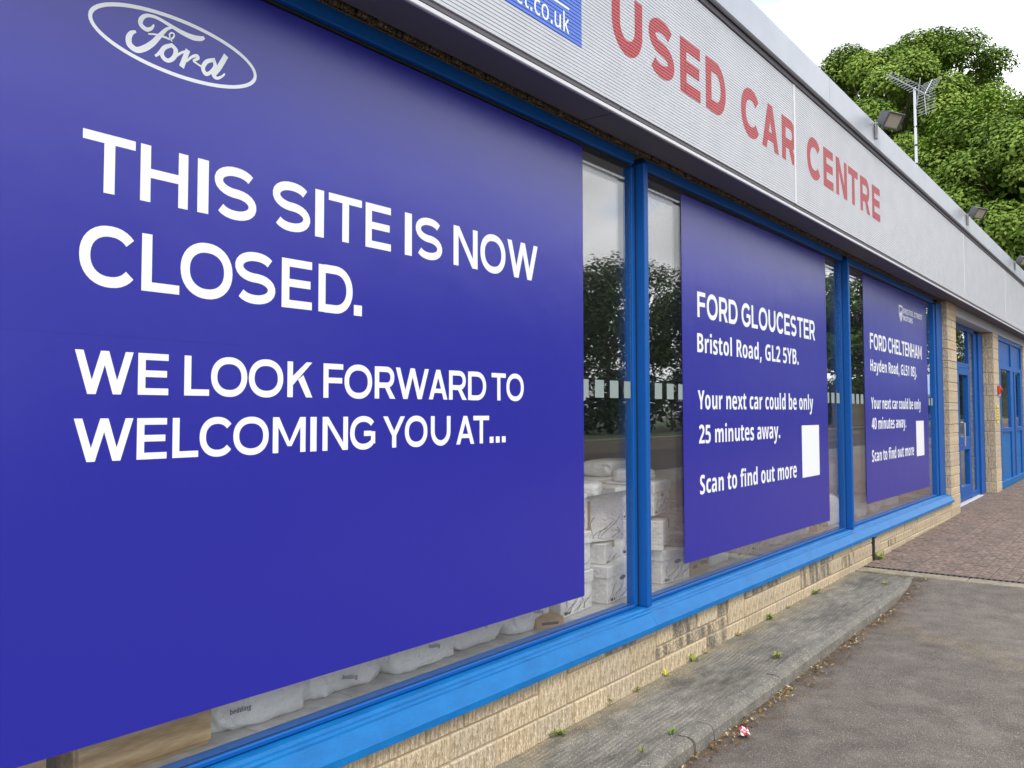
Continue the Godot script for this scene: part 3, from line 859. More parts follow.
# ------------------------------------------------------------------ signs
func banners() -> void:
	var zs := 0.0042
	# big closing notice
	var b1 := base("banner_sign", Vector3.ZERO, "largest purple-blue banner, nearest the camera, announcing the site is closed", "banner", "purple vinyl banners on the windows")
	banner_sheet(b1, [Vector2(0.84, 0.602), Vector2(3.715, 0.577), Vector2(3.722, 2.926), Vector2(0.84, 2.926)])
	bar("seam", b1, Vector3(0.841, 1.745, 0.0041), Vector3(3.716, 1.7515, 0.0043), M.banner, 0.00005)
	spaced_line(b1, [["T", 1.125, 1.28], ["H", 1.296, 1.451], ["I", 1.484, 1.523], ["S", 1.544, 1.703], ["S", 1.768, 1.929], ["I", 1.951, 1.991], ["T", 2.013, 2.174], ["E", 2.193, 2.326], ["I", 2.404, 2.444], ["S", 2.466, 2.626], ["N", 2.698, 2.858], ["O", 2.877, 3.06], ["W", 3.074, 3.312]], 2.156, 0.172, 0.188, zs)
	spaced_line(b1, [["C", 1.121, 1.283], ["L", 1.305, 1.427], ["O", 1.43, 1.615], ["S", 1.624, 1.783], ["E", 1.809, 1.939], ["D", 1.969, 2.131], [".", 2.137, 2.177]], 1.887, 0.172, 0.188, zs)
	spaced_line(b1, [["W", 1.116, 1.285], ["E", 1.3, 1.396], ["L", 1.449, 1.535], ["O", 1.541, 1.676], ["O", 1.681, 1.82], ["K", 1.837, 1.945], ["F", 1.995, 2.087], ["O", 2.093, 2.232], ["R", 2.245, 2.352], ["W", 2.357, 2.545], ["A", 2.546, 2.66], ["R", 2.67, 2.782], ["D", 2.794, 2.918], ["T", 2.956, 3.06], ["O", 3.064, 3.198]], 1.577, 0.124, 0.188, zs)
	spaced_line(b1, [["W", 1.117, 1.288], ["E", 1.3, 1.394], ["L", 1.413, 1.5], ["C", 1.504, 1.62], ["O", 1.625, 1.763], ["M", 1.779, 1.917], ["I", 1.938, 1.966], ["N", 1.993, 2.112], ["G", 2.122, 2.249], ["Y", 2.29, 2.408], ["O", 2.408, 2.539], ["U", 2.559, 2.68], ["A", 2.717, 2.835], ["T", 2.829, 2.938], [".", 2.942, 2.970], [".", 2.986, 3.014], [".", 3.03, 3.058]], 1.386, 0.122, 0.188, zs)
	# oval badge with script lettering
	var ov := MB.new()
	var op := arc(Vector2(1.415, 2.658), 0.277, 0.0885, 0, 360, 64)
	var oh := []
	for q in op: oh.append(0.0058)
	ov.ribbon(op, oh, zs)
	put(ov, "oval_outline", M.white_print, b1)
	var sc := MB.new()
	var zz := zs
	for s in [[1.33, 2.701, 0.0056, 1.322, 2.687, 0.0105, 1.306, 2.678, 0.0148, 1.289, 2.686, 0.0158, 1.289, 2.702, 0.0158, 1.302, 2.718, 0.0124, 1.322, 2.725, 0.0105, 1.347, 2.725, 0.0112, 1.388, 2.717, 0.0124, 1.423, 2.71, 0.0157, 1.46, 2.708, 0.0191, 1.487, 2.714, 0.0169, 1.5, 2.722, 0.009],
			[1.391, 2.715, 0.0056, 1.371, 2.702, 0.0105, 1.348, 2.672, 0.0158, 1.326, 2.642, 0.019, 1.301, 2.618, 0.0202, 1.277, 2.605, 0.019, 1.256, 2.613, 0.0211, 1.252, 2.632, 0.02, 1.26, 2.65, 0.0148, 1.274, 2.66, 0.0063],
			[1.312, 2.666, 0.0042, 1.337, 2.673, 0.0063, 1.365, 2.675, 0.0074, 1.383, 2.675, 0.0067, 1.394, 2.685, 0.0056, 1.396, 2.695, 0.0053, 1.388, 2.697, 0.0051, 1.381, 2.689, 0.0051, 1.383, 2.678, 0.0053, 1.39, 2.67, 0.0034],
			[1.389, 2.658, 0.0124, 1.366, 2.643, 0.0146, 1.356, 2.623, 0.0157, 1.364, 2.608, 0.0157, 1.381, 2.607, 0.0135, 1.398, 2.625, 0.0157, 1.402, 2.647, 0.0169, 1.389, 2.658, 0.0124],
			[1.335, 2.606, 0.0074, 1.346, 2.617, 0.0101, 1.36, 2.643, 0.0063],
			[1.398, 2.623, 0.0084, 1.422, 2.646, 0.0079, 1.444, 2.658, 0.009],
			[1.443, 2.662, 0.0169, 1.422, 2.6, 0.0191],
			[1.437, 2.622, 0.0063, 1.458, 2.645, 0.009, 1.474, 2.653, 0.0124, 1.479, 2.647, 0.0101, 1.464, 2.634, 0.009, 1.473, 2.629, 0.0067, 1.491, 2.624, 0.0067],
			[1.534, 2.66, 0.0124, 1.509, 2.646, 0.0146, 1.496, 2.622, 0.0157, 1.505, 2.606, 0.0157, 1.52, 2.613, 0.0112, 1.539, 2.638, 0.0155, 1.534, 2.66, 0.0124],
			[1.579, 2.69, 0.0191, 1.554, 2.642, 0.0191, 1.535, 2.613, 0.0191, 1.546, 2.604, 0.0112, 1.564, 2.615, 0.0079, 1.575, 2.628, 0.0056]]:
		script_stroke(sc, s, zz)
		zz += 0.00012
	put(sc, "script_lettering", M.white_print, b1)
	# second banner
	var b2 := base("banner_sign", Vector3.ZERO, "middle purple-blue banner giving the Gloucester address, between the two blue mullions", "banner", "purple vinyl banners on the windows")
	banner_sheet(b2, [Vector2(4.868, 0.578), Vector2(7.752, 0.553), Vector2(7.747, 2.928), Vector2(4.868, 2.909)])
	bar("seam", b2, Vector3(4.87, 1.745, 0.0041), Vector3(7.748, 1.7515, 0.0043), M.banner, 0.00005)
	caps_line(b2, "FORD GLOUCESTER", 5.088, 7.43, 2.143, 0.168, 0.2, zs)
	font_text("Bristol Road, GL2 5YB.", "text_line", M.white_print, b2, 5.08, 7.005, 1.913, 0.124, zs)
	font_text("Your next car could be only", "text_line", M.white_print, b2, 5.08, 7.35, 1.541, 0.122, zs)
	font_text("25 minutes away.", "text_line", M.white_print, b2, 5.09, 6.552, 1.318, 0.12, zs)
	font_text("Scan to find out more", "text_line", M.white_print, b2, 5.096, 6.912, 0.99, 0.122, zs)
	bar("white_patch", b2, Vector3(7.05, 0.975, 0.0041), Vector3(7.49, 1.408, 0.0047), M.white_print, 0.0002)
	# third banner
	var b3 := base("banner_sign", Vector3.ZERO, "farthest purple-blue banner giving the Cheltenham address, next to the cream pier", "banner", "purple vinyl banners on the windows")
	banner_sheet(b3, [Vector2(8.95, 0.594), Vector2(11.80, 0.570), Vector2(11.842, 2.945), Vector2(8.952, 2.919)])
	bar("seam", b3, Vector3(8.953, 1.745, 0.0041), Vector3(11.81, 1.7515, 0.0043), M.banner, 0.00005)
	caps_line(b3, "FORD CHELTENHAM", 9.175, 11.52, 2.173, 0.168, 0.2, zs)
	font_text("Hayden Road, GL51 0SJ.", "text_line", M.white_print, b3, 9.172, 11.23, 1.945, 0.12, zs)
	font_text("Your next car could be only", "text_line", M.white_print, b3, 9.168, 11.41, 1.551, 0.12, zs)
	font_text("40 minutes away.", "text_line", M.white_print, b3, 9.175, 10.638, 1.338, 0.12, zs)
	font_text("Scan to find out more", "text_line", M.white_print, b3, 9.16, 10.99, 1.005, 0.12, zs)
	bar("white_patch", b3, Vector3(11.135, 0.98, 0.0041), Vector3(11.54, 1.408, 0.0047), M.white_print, 0.0002)
	var sh := MB.new()
	var pts := [Vector2(10.43, 2.745), Vector2(10.58, 2.745), Vector2(10.58, 2.65), Vector2(10.505, 2.575), Vector2(10.43, 2.65), Vector2(10.43, 2.745)]
	sh.ribbon(pts, [.012, .012, .012, .012, .012, .012], zs)
	sh.poly([Vector2(10.455, 2.66), Vector2(10.555, 2.70), Vector2(10.55, 2.655), Vector2(10.505, 2.605)], zs + 0.0002)
	put(sh, "shield_emblem", M.white_print, b3)
	font_text("BRISTOL STREET", "text_line", M.white_print, b3, 10.62, 11.60, 2.675, 0.062, zs)
	font_text("MOTORS", "text_line", M.white_print, b3, 10.62, 11.08, 2.59, 0.058, zs)

func banner_sheet(b: Node3D, q: Array) -> void:
	var mb := MB.new()
	var f := []; var k := []
	for p in q: f.append(Vector3(p.x, p.y, 0.0038)); k.append(Vector3(p.x, p.y, 0.0012))
	mb.quad(f[0], f[1], f[2], f[3]); mb.quad(k[3], k[2], k[1], k[0])
	for i in 4:
		var j := (i + 1) % 4
		mb.quad(k[i], k[j], f[j], f[i])
	put(mb, "vinyl_sheet", M.banner, b)

func script_stroke(mb: MB, s: Array, z: float) -> void:
	var cv := Curve2D.new()
	var n := s.size() / 3
	var P := []
	for i in n: P.append(Vector2(s[i * 3], s[i * 3 + 1]))
	var pts := []; var hw := []
	for i in n - 1:      # Catmull-Rom
		var p0: Vector2 = P[maxi(i - 1, 0)]; var p3: Vector2 = P[mini(i + 2, n - 1)]
		for k in 5:
			var t := k / 5.0
			pts.append(P[i].cubic_interpolate(P[i + 1], p0, p3, t)); hw.append(lerpf(s[i * 3 + 2], s[i * 3 + 5], t) * 0.46)
	pts.append(P[n - 1]); hw.append(s[n * 3 - 1] * 0.46)
	mb.ribbon(pts, hw, z)

func fascia_signs() -> void:
	var t := base("sign_lettering", Vector3(3.53, 3.325, 0.31), "large red capital letters on the silver fascia reading used car centre", "sign")
	for it in [["U", 3.53, 3.837], ["S", 3.906, 4.2], ["E", 4.272, 4.53], ["D", 4.607, 4.896], ["C", 5.134, 5.437], ["A", 5.489, 5.8], ["R", 5.865, 6.159], ["C", 6.396, 6.709], ["E", 6.79, 7.04], ["N", 7.115, 7.42], ["T", 7.46, 7.75], ["R", 7.82, 8.125], ["E", 8.205, 8.48]]:
		# every letter follows the ribs of the sheet: cut vinyl lying on each rib face
		var flat := MB.new()
		glyph(flat, it[0], it[1] - 3.53, it[2] - 3.53, 0.0, 0.315, 0.25, 0.0)
		put(ribbed(flat, -7.3e-3, 3.53, 3.325), "letter", M.red, t)
	var w := base("web_address_sign", Vector3(0.6, 3.213, 0.31), "blue printed panel with a web address at the upper left of the fascia", "sign")
	var pm := MB.new()
	pm.quad(Vector3(0, 0, 0), Vector3(2.655, 0, 0), Vector3(2.655, 0.62, 0), Vector3(0, 0.62, 0))
	put(ribbed(pm, -7.3e-3, 0.6, 3.213, 0.0), "panel", M.web_blue, w)
	var tx := font_text("bristolstreet.co.uk", "text_line", M.white_print, w, 1.62, 2.55, 0.028, 0.088, -0.0058, false)
	bar("rule", w, Vector3(0.5, 0.139, -0.0064), Vector3(2.55, 0.149, -0.0056), M.white_print, 0.0002)

# cuts a flat sign into strips that lie on the rib faces of the fascia sheet
func ribbed(src: MB, z: float, ox: float, oy: float, extra := 0.0) -> MB:
	var out := MB.new()
	var n := 52
	var pitch := (3.935 - 3.045) / n
	for t in range(0, src.v.size(), 3):
		var a := src.v[t]; var b := src.v[t + 1]; var c := src.v[t + 2]
		var poly := PackedVector2Array([Vector2(a.x, a.y), Vector2(b.x, b.y), Vector2(c.x, c.y)])
		var ymin := minf(a.y, minf(b.y, c.y)) + oy; var ymax := maxf(a.y, maxf(b.y, c.y)) + oy
		var k0 := int(floor((ymin - 3.045) / pitch)); var k1 := int(floor((ymax - 3.045) / pitch))
		for k in range(k0, k1 + 1):
			var ya := 3.045 + k * pitch - oy
			var parts := [[ya, ya + pitch * 0.12, 0.3000, 0.3025], [ya + pitch * 0.12, ya + pitch * 0.84, 0.3025, 0.3025], [ya + pitch * 0.84, ya + pitch, 0.3025, 0.3000]]
			for p in parts:
				var clip := PackedVector2Array([Vector2(-50, p[0]), Vector2(50, p[0]), Vector2(50, p[1]), Vector2(-50, p[1])])
				for q in Geometry2D.intersect_polygons(poly, clip):
					for i in range(1, q.size() - 1):
						var tri := [q[0], q[i], q[i + 1]]
						if (tri[1] - tri[0]).cross(tri[2] - tri[0]) < 0.0: tri = [q[0], q[i + 1], q[i]]
						var P := []
						for s in tri:
							var zz: float = lerpf(p[2], p[3], clampf((s.y - p[0]) / (p[1] - p[0]), 0, 1)) - 0.31 + 0.0008 + a.z
							P.append(Vector3(s.x, s.y, zz))
						out.tri(P[0], P[1], P[2])
	return out

# ------------------------------------------------------------------ fittings
func fittings() -> void:
	# floodlights on the coping
	var spots := [[8.2, "nearest floodlight on the silver coping, left of the aerial mast"], [12.8, "middle floodlight on the silver coping, below the tree"], [17.4, "farthest floodlight on the coping, at the right edge of the picture"]]
	for s in spots:
		var f := base("floodlight", Vector3(s[0], 4.0, 0.346), s[1], "floodlight", "floodlights along the fascia coping")
		bar("bracket", f, Vector3(-0.02, 0.05, 0.0), Vector3(0.02, 0.205, 0.02), M.galv)
		var arm := MB.new(); arm.tube([Vector3(0, 0.19, 0.01), Vector3(0, 0.2, 0.04), Vector3(0, 0.21, 0.07)], [.012, .012, .012], 8)
		put(arm, "arm", M.galv, f)
		var head := Node3D.new(); head.name = "head"; f.add_child(head)
		head.position = Vector3(0, 0.215, 0.12); head.rotation = Vector3(deg_to_rad(34), deg_to_rad(-24), 0); head.scale = Vector3.ONE * 0.7
		var hb := MB.new()
		# tapered body, wide towards the lens
		var fr := [Vector3(-.145, -.10, .07), Vector3(.145, -.10, .07), Vector3(.145, .10, .07), Vector3(-.145, .10, .07)]
		var bk := [Vector3(-.13, -.07, -.06), Vector3(.13, -.07, -.06), Vector3(.13, .085, -.06), Vector3(-.13, .085, -.06)]
		hb.quad(bk[3], bk[2], bk[1], bk[0]); hb.quad(fr[0], fr[1], fr[2], fr[3])
		for i in 4: hb.quad(bk[i], bk[(i + 1) % 4], fr[(i + 1) % 4], fr[i])
		put(hb, "housing", M.lamp_body, head)
		var rim := MB.new()
		for q in [[Vector3(-.155, -.11, .0705), Vector3(.155, -.088, .095)], [Vector3(-.155, .088, .0705), Vector3(.155, .11, .095)], [Vector3(-.155, -.0875, .0705), Vector3(-.13, .0875, .095)], [Vector3(.13, -.0875, .0705), Vector3(.155, .0875, .095)]]: rim.cbox(q[0], q[1], .004)
		put(rim, "rim", M.lamp_body, head)
		bar("lens", head, Vector3(-.129, -.087, .0705), Vector3(.129, .087, .080), M.lamp_glass, 0.002)
		bar("hinge_box", head, Vector3(-.05, -.02, -.12), Vector3(.05, .03, -.0605), M.lamp_body, 0.006)
	# aerial on its mast
	var a := base("television_aerial", Vector3(14.5, 3.7, -0.62), "silver television aerial on a banded mast against the tree", "aerial")
	var ms := MB.new(); ms.tube([Vector3(0, 0, 0), Vector3(-0.02, 3.0, 0)], [.022, .021], 10); put(ms, "mast", M.alu, a)
	for y in [1.75, 2.05, 2.35, 2.65]:
		var bd := MB.new(); bd.tube([Vector3(-0.012, y, 0), Vector3(-0.012, y + 0.03, 0)], [.0245, .0245], 10); put(bd, "band", M.iron, a)
	var bx := Node3D.new(); bx.name = "boom"; a.add_child(bx); bx.position = Vector3(-0.02, 2.96, 0.03); bx.rotation = Vector3(0, deg_to_rad(150), deg_to_rad(14)); bx.scale = Vector3.ONE * 0.68
	var bm := MB.new(); bm.tube([Vector3(-0.45, 0, 0), Vector3(0.95, 0, 0)], [.013, .013], 8); put(bm, "boom_tube", M.alu, bx)
	for k in 11:
		var e := MB.new()
		var x := 0.02 + k * 0.088
		var L := 0.2 - k * 0.006
		e.tube([Vector3(x, 0.0, -L), Vector3(x, 0.0, L)], [.005, .005], 6); e.tube([Vector3(x, 0.02, -L), Vector3(x, 0.05, -L * 0.6)], [.004, .004], 5)
		put(e, "element", M.alu, bx)
	for s in [-1, 1]:
		var rf := MB.new()
		for k in 7:
			var yy: float = s * (0.04 + k * 0.062)
			rf.tube([Vector3(-0.3 - k * 0.022, yy, -0.26), Vector3(-0.3 - k * 0.022, yy, 0.26)], [.005, .005], 6)
		rf.tube([Vector3(-0.29, 0, 0.03), Vector3(-0.45, s * 0.46, 0.03)], [.009, .007], 6)
		put(rf, "reflector", M.alu, bx)
	var br := MB.new(); br.tube([Vector3(-0.02, 2.7, 0.03), Vector3(-0.33, 3.02, 0.15)], [.009, .009], 6); put(br, "brace", M.alu, a)
	# alarm sounder and notice on the second pier
	var al := base("alarm_sounder", Vector3(16.76, 1.81, 0.116), "red alarm sounder high on the second cream pier", "alarm")
	bar("back_box", al, Vector3(-0.055, 0.01, 0.0), Vector3(0.055, 0.16, 0.04), M.bell_red, 0.01)
	var dm := MB.new(); dm.tube([Vector3(0, 0.085, 0.0405), Vector3(0, 0.085, 0.06), Vector3(0, 0.085, 0.072)], [.045, .04, .02], 14); put(dm, "dome", M.bell_red, al)
	bar("label_plate", al, Vector3(0.075, -0.02, 0.0), Vector3(0.13, 0.12, 0.02), M.trim)
	var nt := base("notice_plate", Vector3(16.68, 1.32, 0.1165), "small yellow notice on the second cream pier below the red alarm", "notice")
	bar("plate", nt, Vector3(-0.1, 0, 0), Vector3(0.1, 0.31, 0.004), M.notice, 0.001)
	for k in 5: bar("print", nt, Vector3(-0.08, 0.05 + k * 0.05, 0.0042), Vector3(0.08 - 0.02 * (k % 2), 0.065 + k * 0.05, 0.0048), M.ink, 0.0002)

# ------------------------------------------------------------------ ground
func grounds() -> void:
	# car park: fine near the camera, coarse far away
	var xs := []; var zs := []
	for q in [-70.0, -40.0, -20.0, -10.0, -6.0, -4.0, -2.5]: xs.append(q)
	var x := -1.5
	while x < 8.07: xs.append(x); x += 0.055
	for q in [8.10, 8.13, 9.0, 11.0, 14.0, 18.0, 22.0, 30.0, 45.0, 70.0, 110.0, 180.0]: xs.append(q)
	zs.append(0.62)
	var z := 0.67
	while z < 3.6: zs.append(z); z += 0.055
	for q in [4.0, 4.6, 5.15, 5.2, 6.0, 6.95, 7.05, 9.0, 11.95, 12.05, 14.0, 15.9, 18.0, 24.0, 32.0, 45.0, 70.0, 120.0]: zs.append(q)
	var f := FastNoiseLite.new(); f.seed = 3; f.frequency = 0.55; f.fractal_octaves = 4
	var g := FastNoiseLite.new(); g.seed = 9; g.frequency = 3.5; g.fractal_octaves = 3
	var hgt := func(px: float, pz: float) -> float:
		var y := ground(px)
		y -= 0.072 * (1.0 - smoothstep(7.1, 8.1, px))
		if px > 8.11 and pz < 5.17: y -= 0.12
		if px < 8.11 and px > -2.0 and pz < 4.0: y += 0.006 * f.get_noise_2d(px * 2.0, pz * 2.0)
		return y
	var colr := func(px: float, pz: float) -> Color:
		var t := 1.0 + 0.24 * f.get_noise_2d(px, pz) + 0.2 * g.get_noise_2d(px, pz)
		var c := Color(t, t, t)
		if pz > 7.0 and pz < 12.0: c = Color(0.24, 0.17, 0.155)      # dark red surfacing of the lane across the car park
		if pz >= 12.0 and pz < 16.0: c = Color(0.5, 0.4, 0.29)
		# patch of older, paler tarmac beyond a mossy joint
		var line := px - (6.55 - 0.62 * (pz - 0.65)) + 0.12 * g.get_noise_2d(pz * 1.5, px)
		if line > 0.0: c *= 1.14
		var moss := exp(-pow((line - 0.12) / 0.14, 2.0)) * clampf(0.6 + 1.3 * g.get_noise_2d(px * 1.3, pz * 1.3 + 9.0), 0, 1)
		c = c.lerp(Color(1.15, 1.1, 0.62), moss * 0.65)
		var dark := exp(-pow((line + 0.1) / 0.1, 2.0)) * clampf(0.5 + 1.2 * g.get_noise_2d(px * 1.1 + 4.0, pz), 0, 1)
		c = c.lerp(Color(0.62, 0.58, 0.5), dark * 0.6)
		# leaf mould lying along the kerb foot
		var mould := clampf(1.0 - (pz - 0.66) / 0.16 + 1.1 * g.get_noise_2d(px * 1.4, pz * 2.0 + 30.0), 0, 1)
		if pz < 1.3: c = c.lerp(Color(0.62, 0.47, 0.33), mould * 0.85)
		return c * 0.72
	var mb := MB.new()
	for i in xs.size() - 1:
		for j in zs.size() - 1:
			var P := []; var C := []
			for q in [[i, j], [i, j + 1], [i + 1, j + 1], [i + 1, j]]:
				P.append(Vector3(xs[q[0]], hgt.call(xs[q[0]], zs[q[1]]), zs[q[1]])); C.append(colr.call(xs[q[0]], zs[q[1]]))
			for t in [[0, 2, 1], [0, 3, 2]]:
				for k in t:
					mb.v.append(P[k]); mb.n.append(Vector3.UP); mb.c.append(C[k]); mb.u.append(Vector2(P[k].x, P[k].z))
	tag(put(mb, "car_park", M.asphalt), "worn grey tarmac car park in front of the showroom", "car park", "", "structure")
	# footpath of tamped concrete
	var fp := MB.new()
	var nf := FastNoiseLite.new(); nf.seed = 19; nf.frequency = 1.3; nf.fractal_octaves = 4
	var X0 := -6.0
	var step := 0.06
	var nx := int((8.09 - X0) / step)
	var nz := 96
	var top := func(px: float, pz: float) -> float: return ground(px) - 0.005 + 0.0015 * sin((pz + 0.05 * px) * TAU / 0.026 + 5.0 * nf.get_noise_2d(px, pz)) * clampf(0.6 + 1.5 * nf.get_noise_2d(px * 1.3 + 9.0, pz), 0.1, 1.2) + 0.004 * nf.get_noise_2d(px * 4.0, pz * 6.0)
	var pc := func(px: float, pz: float) -> Color:
		var t := 1.0 + 0.5 * nf.get_noise_2d(px * 0.9, pz * 1.6) + 0.45 * nf.get_noise_2d(px * 4.0, pz * 9.0)
		var c := Color(t, t, t)
		var pale := clampf(1.0 - (pz - 0.11) / 0.12 + 1.4 * nf.get_noise_2d(px * 2.5, pz * 2.5 + 5.0), 0, 1)
		return c.lerp(Color(1.55, 1.36, 1.02), pale * 0.8) * 0.62      # sandy wash of block dust by the wall foot
	for i in nx:
		var xa := X0 + i * step; var xb := xa + step
		if xb > 8.09: xb = 8.09
		for j in nz:
			var za := 0.09 + j * (0.57 - 0.09) / nz; var zb := 0.09 + (j + 1) * (0.57 - 0.09) / nz
			var P := [Vector3(xa, top.call(xa, za), za), Vector3(xa, top.call(xa, zb), zb), Vector3(xb, top.call(xb, zb), zb), Vector3(xb, top.call(xb, za), za)]
			var C := [pc.call(xa, za), pc.call(xa, zb), pc.call(xb, zb), pc.call(xb, za)]
			for t in [[0, 2, 1], [0, 3, 2]]:
				var nn: Vector3 = (P[1] - P[0]).cross(P[2] - P[0]).normalized()
				for k in t:
					fp.v.append(P[k]); fp.n.append(nn); fp.c.append(C[k]); fp.u.append(Vector2.ZERO)
	tag(put(fp, "footpath"  , M.concrete), "narrow weathered concrete footpath along the wall", "footpath", "", "structure")
	# kerb stones
	var kb := Node3D.new(); kb.name = "kerb"; add_child(kb); tag(kb, "row of worn concrete kerb stones between footpath and car park", "kerb", "", "structure")
	var cuts := [-6.0, -5.1, -4.2, -3.3, -2.4, -1.5, -0.6, 0.3, 1.2, 2.1, 3.0, 3.62, 3.82, 4.72, 5.62, 6.52, 7.3, 8.09]
	var kr := RandomNumberGenerator.new(); kr.seed = 6
	for i in cuts.size() - 1:
		var xa: float = cuts[i]; var xb: float = cuts[i + 1]
		var km := MB.new()
		var o := kr.randf_range(-0.004, 0.004)
		km.extrude_x([Vector2(0.572, -0.22), Vector2(0.572, 0.0), Vector2(0.625 + o, 0.001), Vector2(0.645 + o, -0.006), Vector2(0.656 + o, -0.022), Vector2(0.66 + o, -0.08), Vector2(0.66 + o, -0.22)], 0.004, xb - xa - 0.004)
		var k := put(km, "kerb_stone", M.kerb, kb)
		k.position = Vector3(xa, ground(xa) - 0.001 + kr.randf_range(-0.004, 0.003), 0.0)
		k.rotation.z = 0.0092 + kr.randf_range(-0.002, 0.002)
	# concrete edging strip and slot drain across the end of the path
	var ed := Node3D.new(); ed.name = "edging_strip"; add_child(ed); tag(ed, "pale concrete edging strip in front of the slot drain", "edging", "", "structure")
	for i in 6:
		var za := 0.115 + i * 0.9
		piece("edging_stone", ed, Vector3(8.105, ground(8.2) - 0.2, za + 0.003), Vector3(8.285, ground(8.2) + 0.004, za + 0.897), M.edging, 0.006)
	var dr := base("slot_drain", Vector3(8.325, ground(8.33), 0.12), "black slotted drain channel between pale edging and brick paving", "drain")
	bar("channel", dr, Vector3(-0.034, -0.12, 0), Vector3(0.036, -0.02, 5.0), M.iron)
	for i in 2: bar("side_rail", dr, Vector3(-0.036 + i * 0.066, -0.0195, 0), Vector3(-0.028 + i * 0.066, 0.002, 5.0), M.iron, 0.001)
	for i in 110: piece("grate_bar", dr, Vector3(-0.0275, -0.018, 0.01 + i * 0.045), Vector3(0.0295, 0.001, 0.032 + i * 0.045), M.iron, 0.002)
	# brick block paving
	var pv := Node3D.new(); pv.name = "block_paving"; add_child(pv); tag(pv, "reddish brown brick paving outside the entrance doors", "paving", "", "structure")
	var bed := MB.new()
	for q in [[8.365, 22.0], [22.0, 30.0]]:
		bed.quad(Vector3(q[0], ground(q[0]) - 0.012, -0.14), Vector3(q[0], ground(q[0]) - 0.012, 5.14), Vector3(q[1], ground(q[1]) - 0.012, 5.14), Vector3(q[1], ground(q[1]) - 0.012, -0.14))
	put(bed, "sand_joints", M.joint_sand, pv)
	var pr := RandomNumberGenerator.new(); pr.seed = 14
	var list := []
	var row := 0
	var zz := 0.118
	while zz < 5.05:
		var px := 8.367 - (0.102 if row % 2 == 1 else 0.0)
		while px < 24.0:
			var a := maxf(px, 8.367)
			if px + 0.2 - a > 0.04:
				var c := Vector3((a + px + 0.2) * 0.5, 0, zz + 0.05)
				list.append([c.distance_to(EYE) + (100.0 if c.z > 1.45 + 0.09 * (c.x - 8.3) else 0.0), a, px + 0.2, zz])
			px += 0.204
		zz += 0.1035
		row += 1
	# the strip under the door threshold, behind the wall face
	zz = 0.118 - 0.1035
	while zz > -0.11:
		var px := 13.2
		while px < 16.4: list.append([60.0, px, minf(px + 0.2, 16.4), zz]); px += 0.204
		zz -= 0.1035
	list.sort_custom(func(p, q): return p[0] < q[0])
	var rest: Array = []
	for i in 5: rest.append(MB.new())
	for i in list.size():
		var q = list[i]
		var y := ground((q[1] + q[2]) * 0.5) + pr.randf_range(-0.0025, 0.0025)
		var lo := Vector3(q[1], y - 0.05, q[3]); var hi := Vector3(q[2], y, q[3] + 0.1)
		var mi := pr.randi() % 5
		if i < 300: piece("paver", pv, lo, hi, M.paver[mi], 0.004)
		else:
			var b: MB = rest[mi]
			if q[0] < 30.0 or q[0] == 60.0: b.cbox(lo, hi, 0.004)
			else: b.box(Vector3(lo.x, hi.y - 0.008, lo.z), hi)
	for i in 5:
		tag(put(rest[i], "distant_pavers", M.paver[i], pv), "", "", "", "stuff")
	# strip between brick paving and building far right, verge and bank opposite
	var vg := MB.new()
	vg.box(Vector3(-60, -0.2, 17.2), Vector3(170, 0.28, 60))
	tag(put(vg, "grass_verge", M.grass), "grass verge on the far side of the car park", "verge", "", "structure")
	var vk := MB.new(); vk.cbox(Vector3(-60, -0.2, 17.0), Vector3(170, 0.33, 17.19), 0.02)
	tag(put(vk, "verge_kerb", M.edging), "pale kerb edging the grass verge opposite", "kerb", "", "structure")
	# inside floor: tiles
	var fl := Node3D.new(); fl.name = "showroom_floor"; add_child(fl); tag(fl, "grey tiled showroom floor behind the windows", "floor", "", "structure")
	var slab := MB.new(); slab.box(Vector3(-4.0, -0.1, -9.0), Vector3(21.5, 0.146, -0.1205)); put(slab, "screed", M.mortar, fl)
	var tr := RandomNumberGenerator.new(); tr.seed = 2
	var dp := MB.new(); dp.box(Vector3(-4.0, 0.153, -2.1), Vector3(12.56, 0.413, -0.0625)); put(dp, "display_platform", M.mortar, fl)
	for i in 37:
		for j in 4:
			var xa := -4.0 + i * 0.4475; var zb := -0.0625 - j * 0.5
			piece("floor_tile", fl, Vector3(xa + 0.002, 0.4135, zb - 0.498), Vector3(xa + 0.4455, 0.42, zb - 0.002), M.tile[tr.randi() % 3], 0.001)
	var bt := MB.new(); bt.box(Vector3(-4.0, 0.1465, -9.0), Vector3(21.5, 0.152, -0.13)); put(bt, "far_floor", M.carpet, fl)

# ------------------------------------------------------------------ stock behind the windows
func scribble(parent: Node, w: float, h: float, z: float, r: RandomNumberGenerator) -> void:
	var mb := MB.new()
	var n := r.randi_range(6, 10)
	for k in n:
		var x := lerpf(-w * 0.42, w * 0.4, (k + 0.5) / n)
		var pts := []; var hw := []
		var lean := r.randf_range(0.02, 0.12)
		for i in 9:
			var t := i / 8.0
			pts.append(Vector2(clampf(x + lean * (t - 0.5) + 0.02 * sin(t * 5.0 + k), -w * 0.46, w * 0.46), h * (0.1 + 0.72 * t * (0.7 + 0.3 * sin(k * 2.1))))); hw.append(0.0017)
		mb.ribbon(pts, hw, z)
	mb.poly([Vector2(-w * 0.4, h * 0.08), Vector2(-w * 0.30, h * 0.08), Vector2(-w * 0.30, h * 0.2), Vector2(-w * 0.4, h * 0.2)], z)
	mb.poly([Vector2(-w * 0.28, h * 0.08), Vector2(-w * 0.24, h * 0.08), Vector2(-w * 0.22, h * 0.16), Vector2(-w * 0.28, h * 0.16)], z + 0.0002)
	put(mb, "print", M.ink, parent)

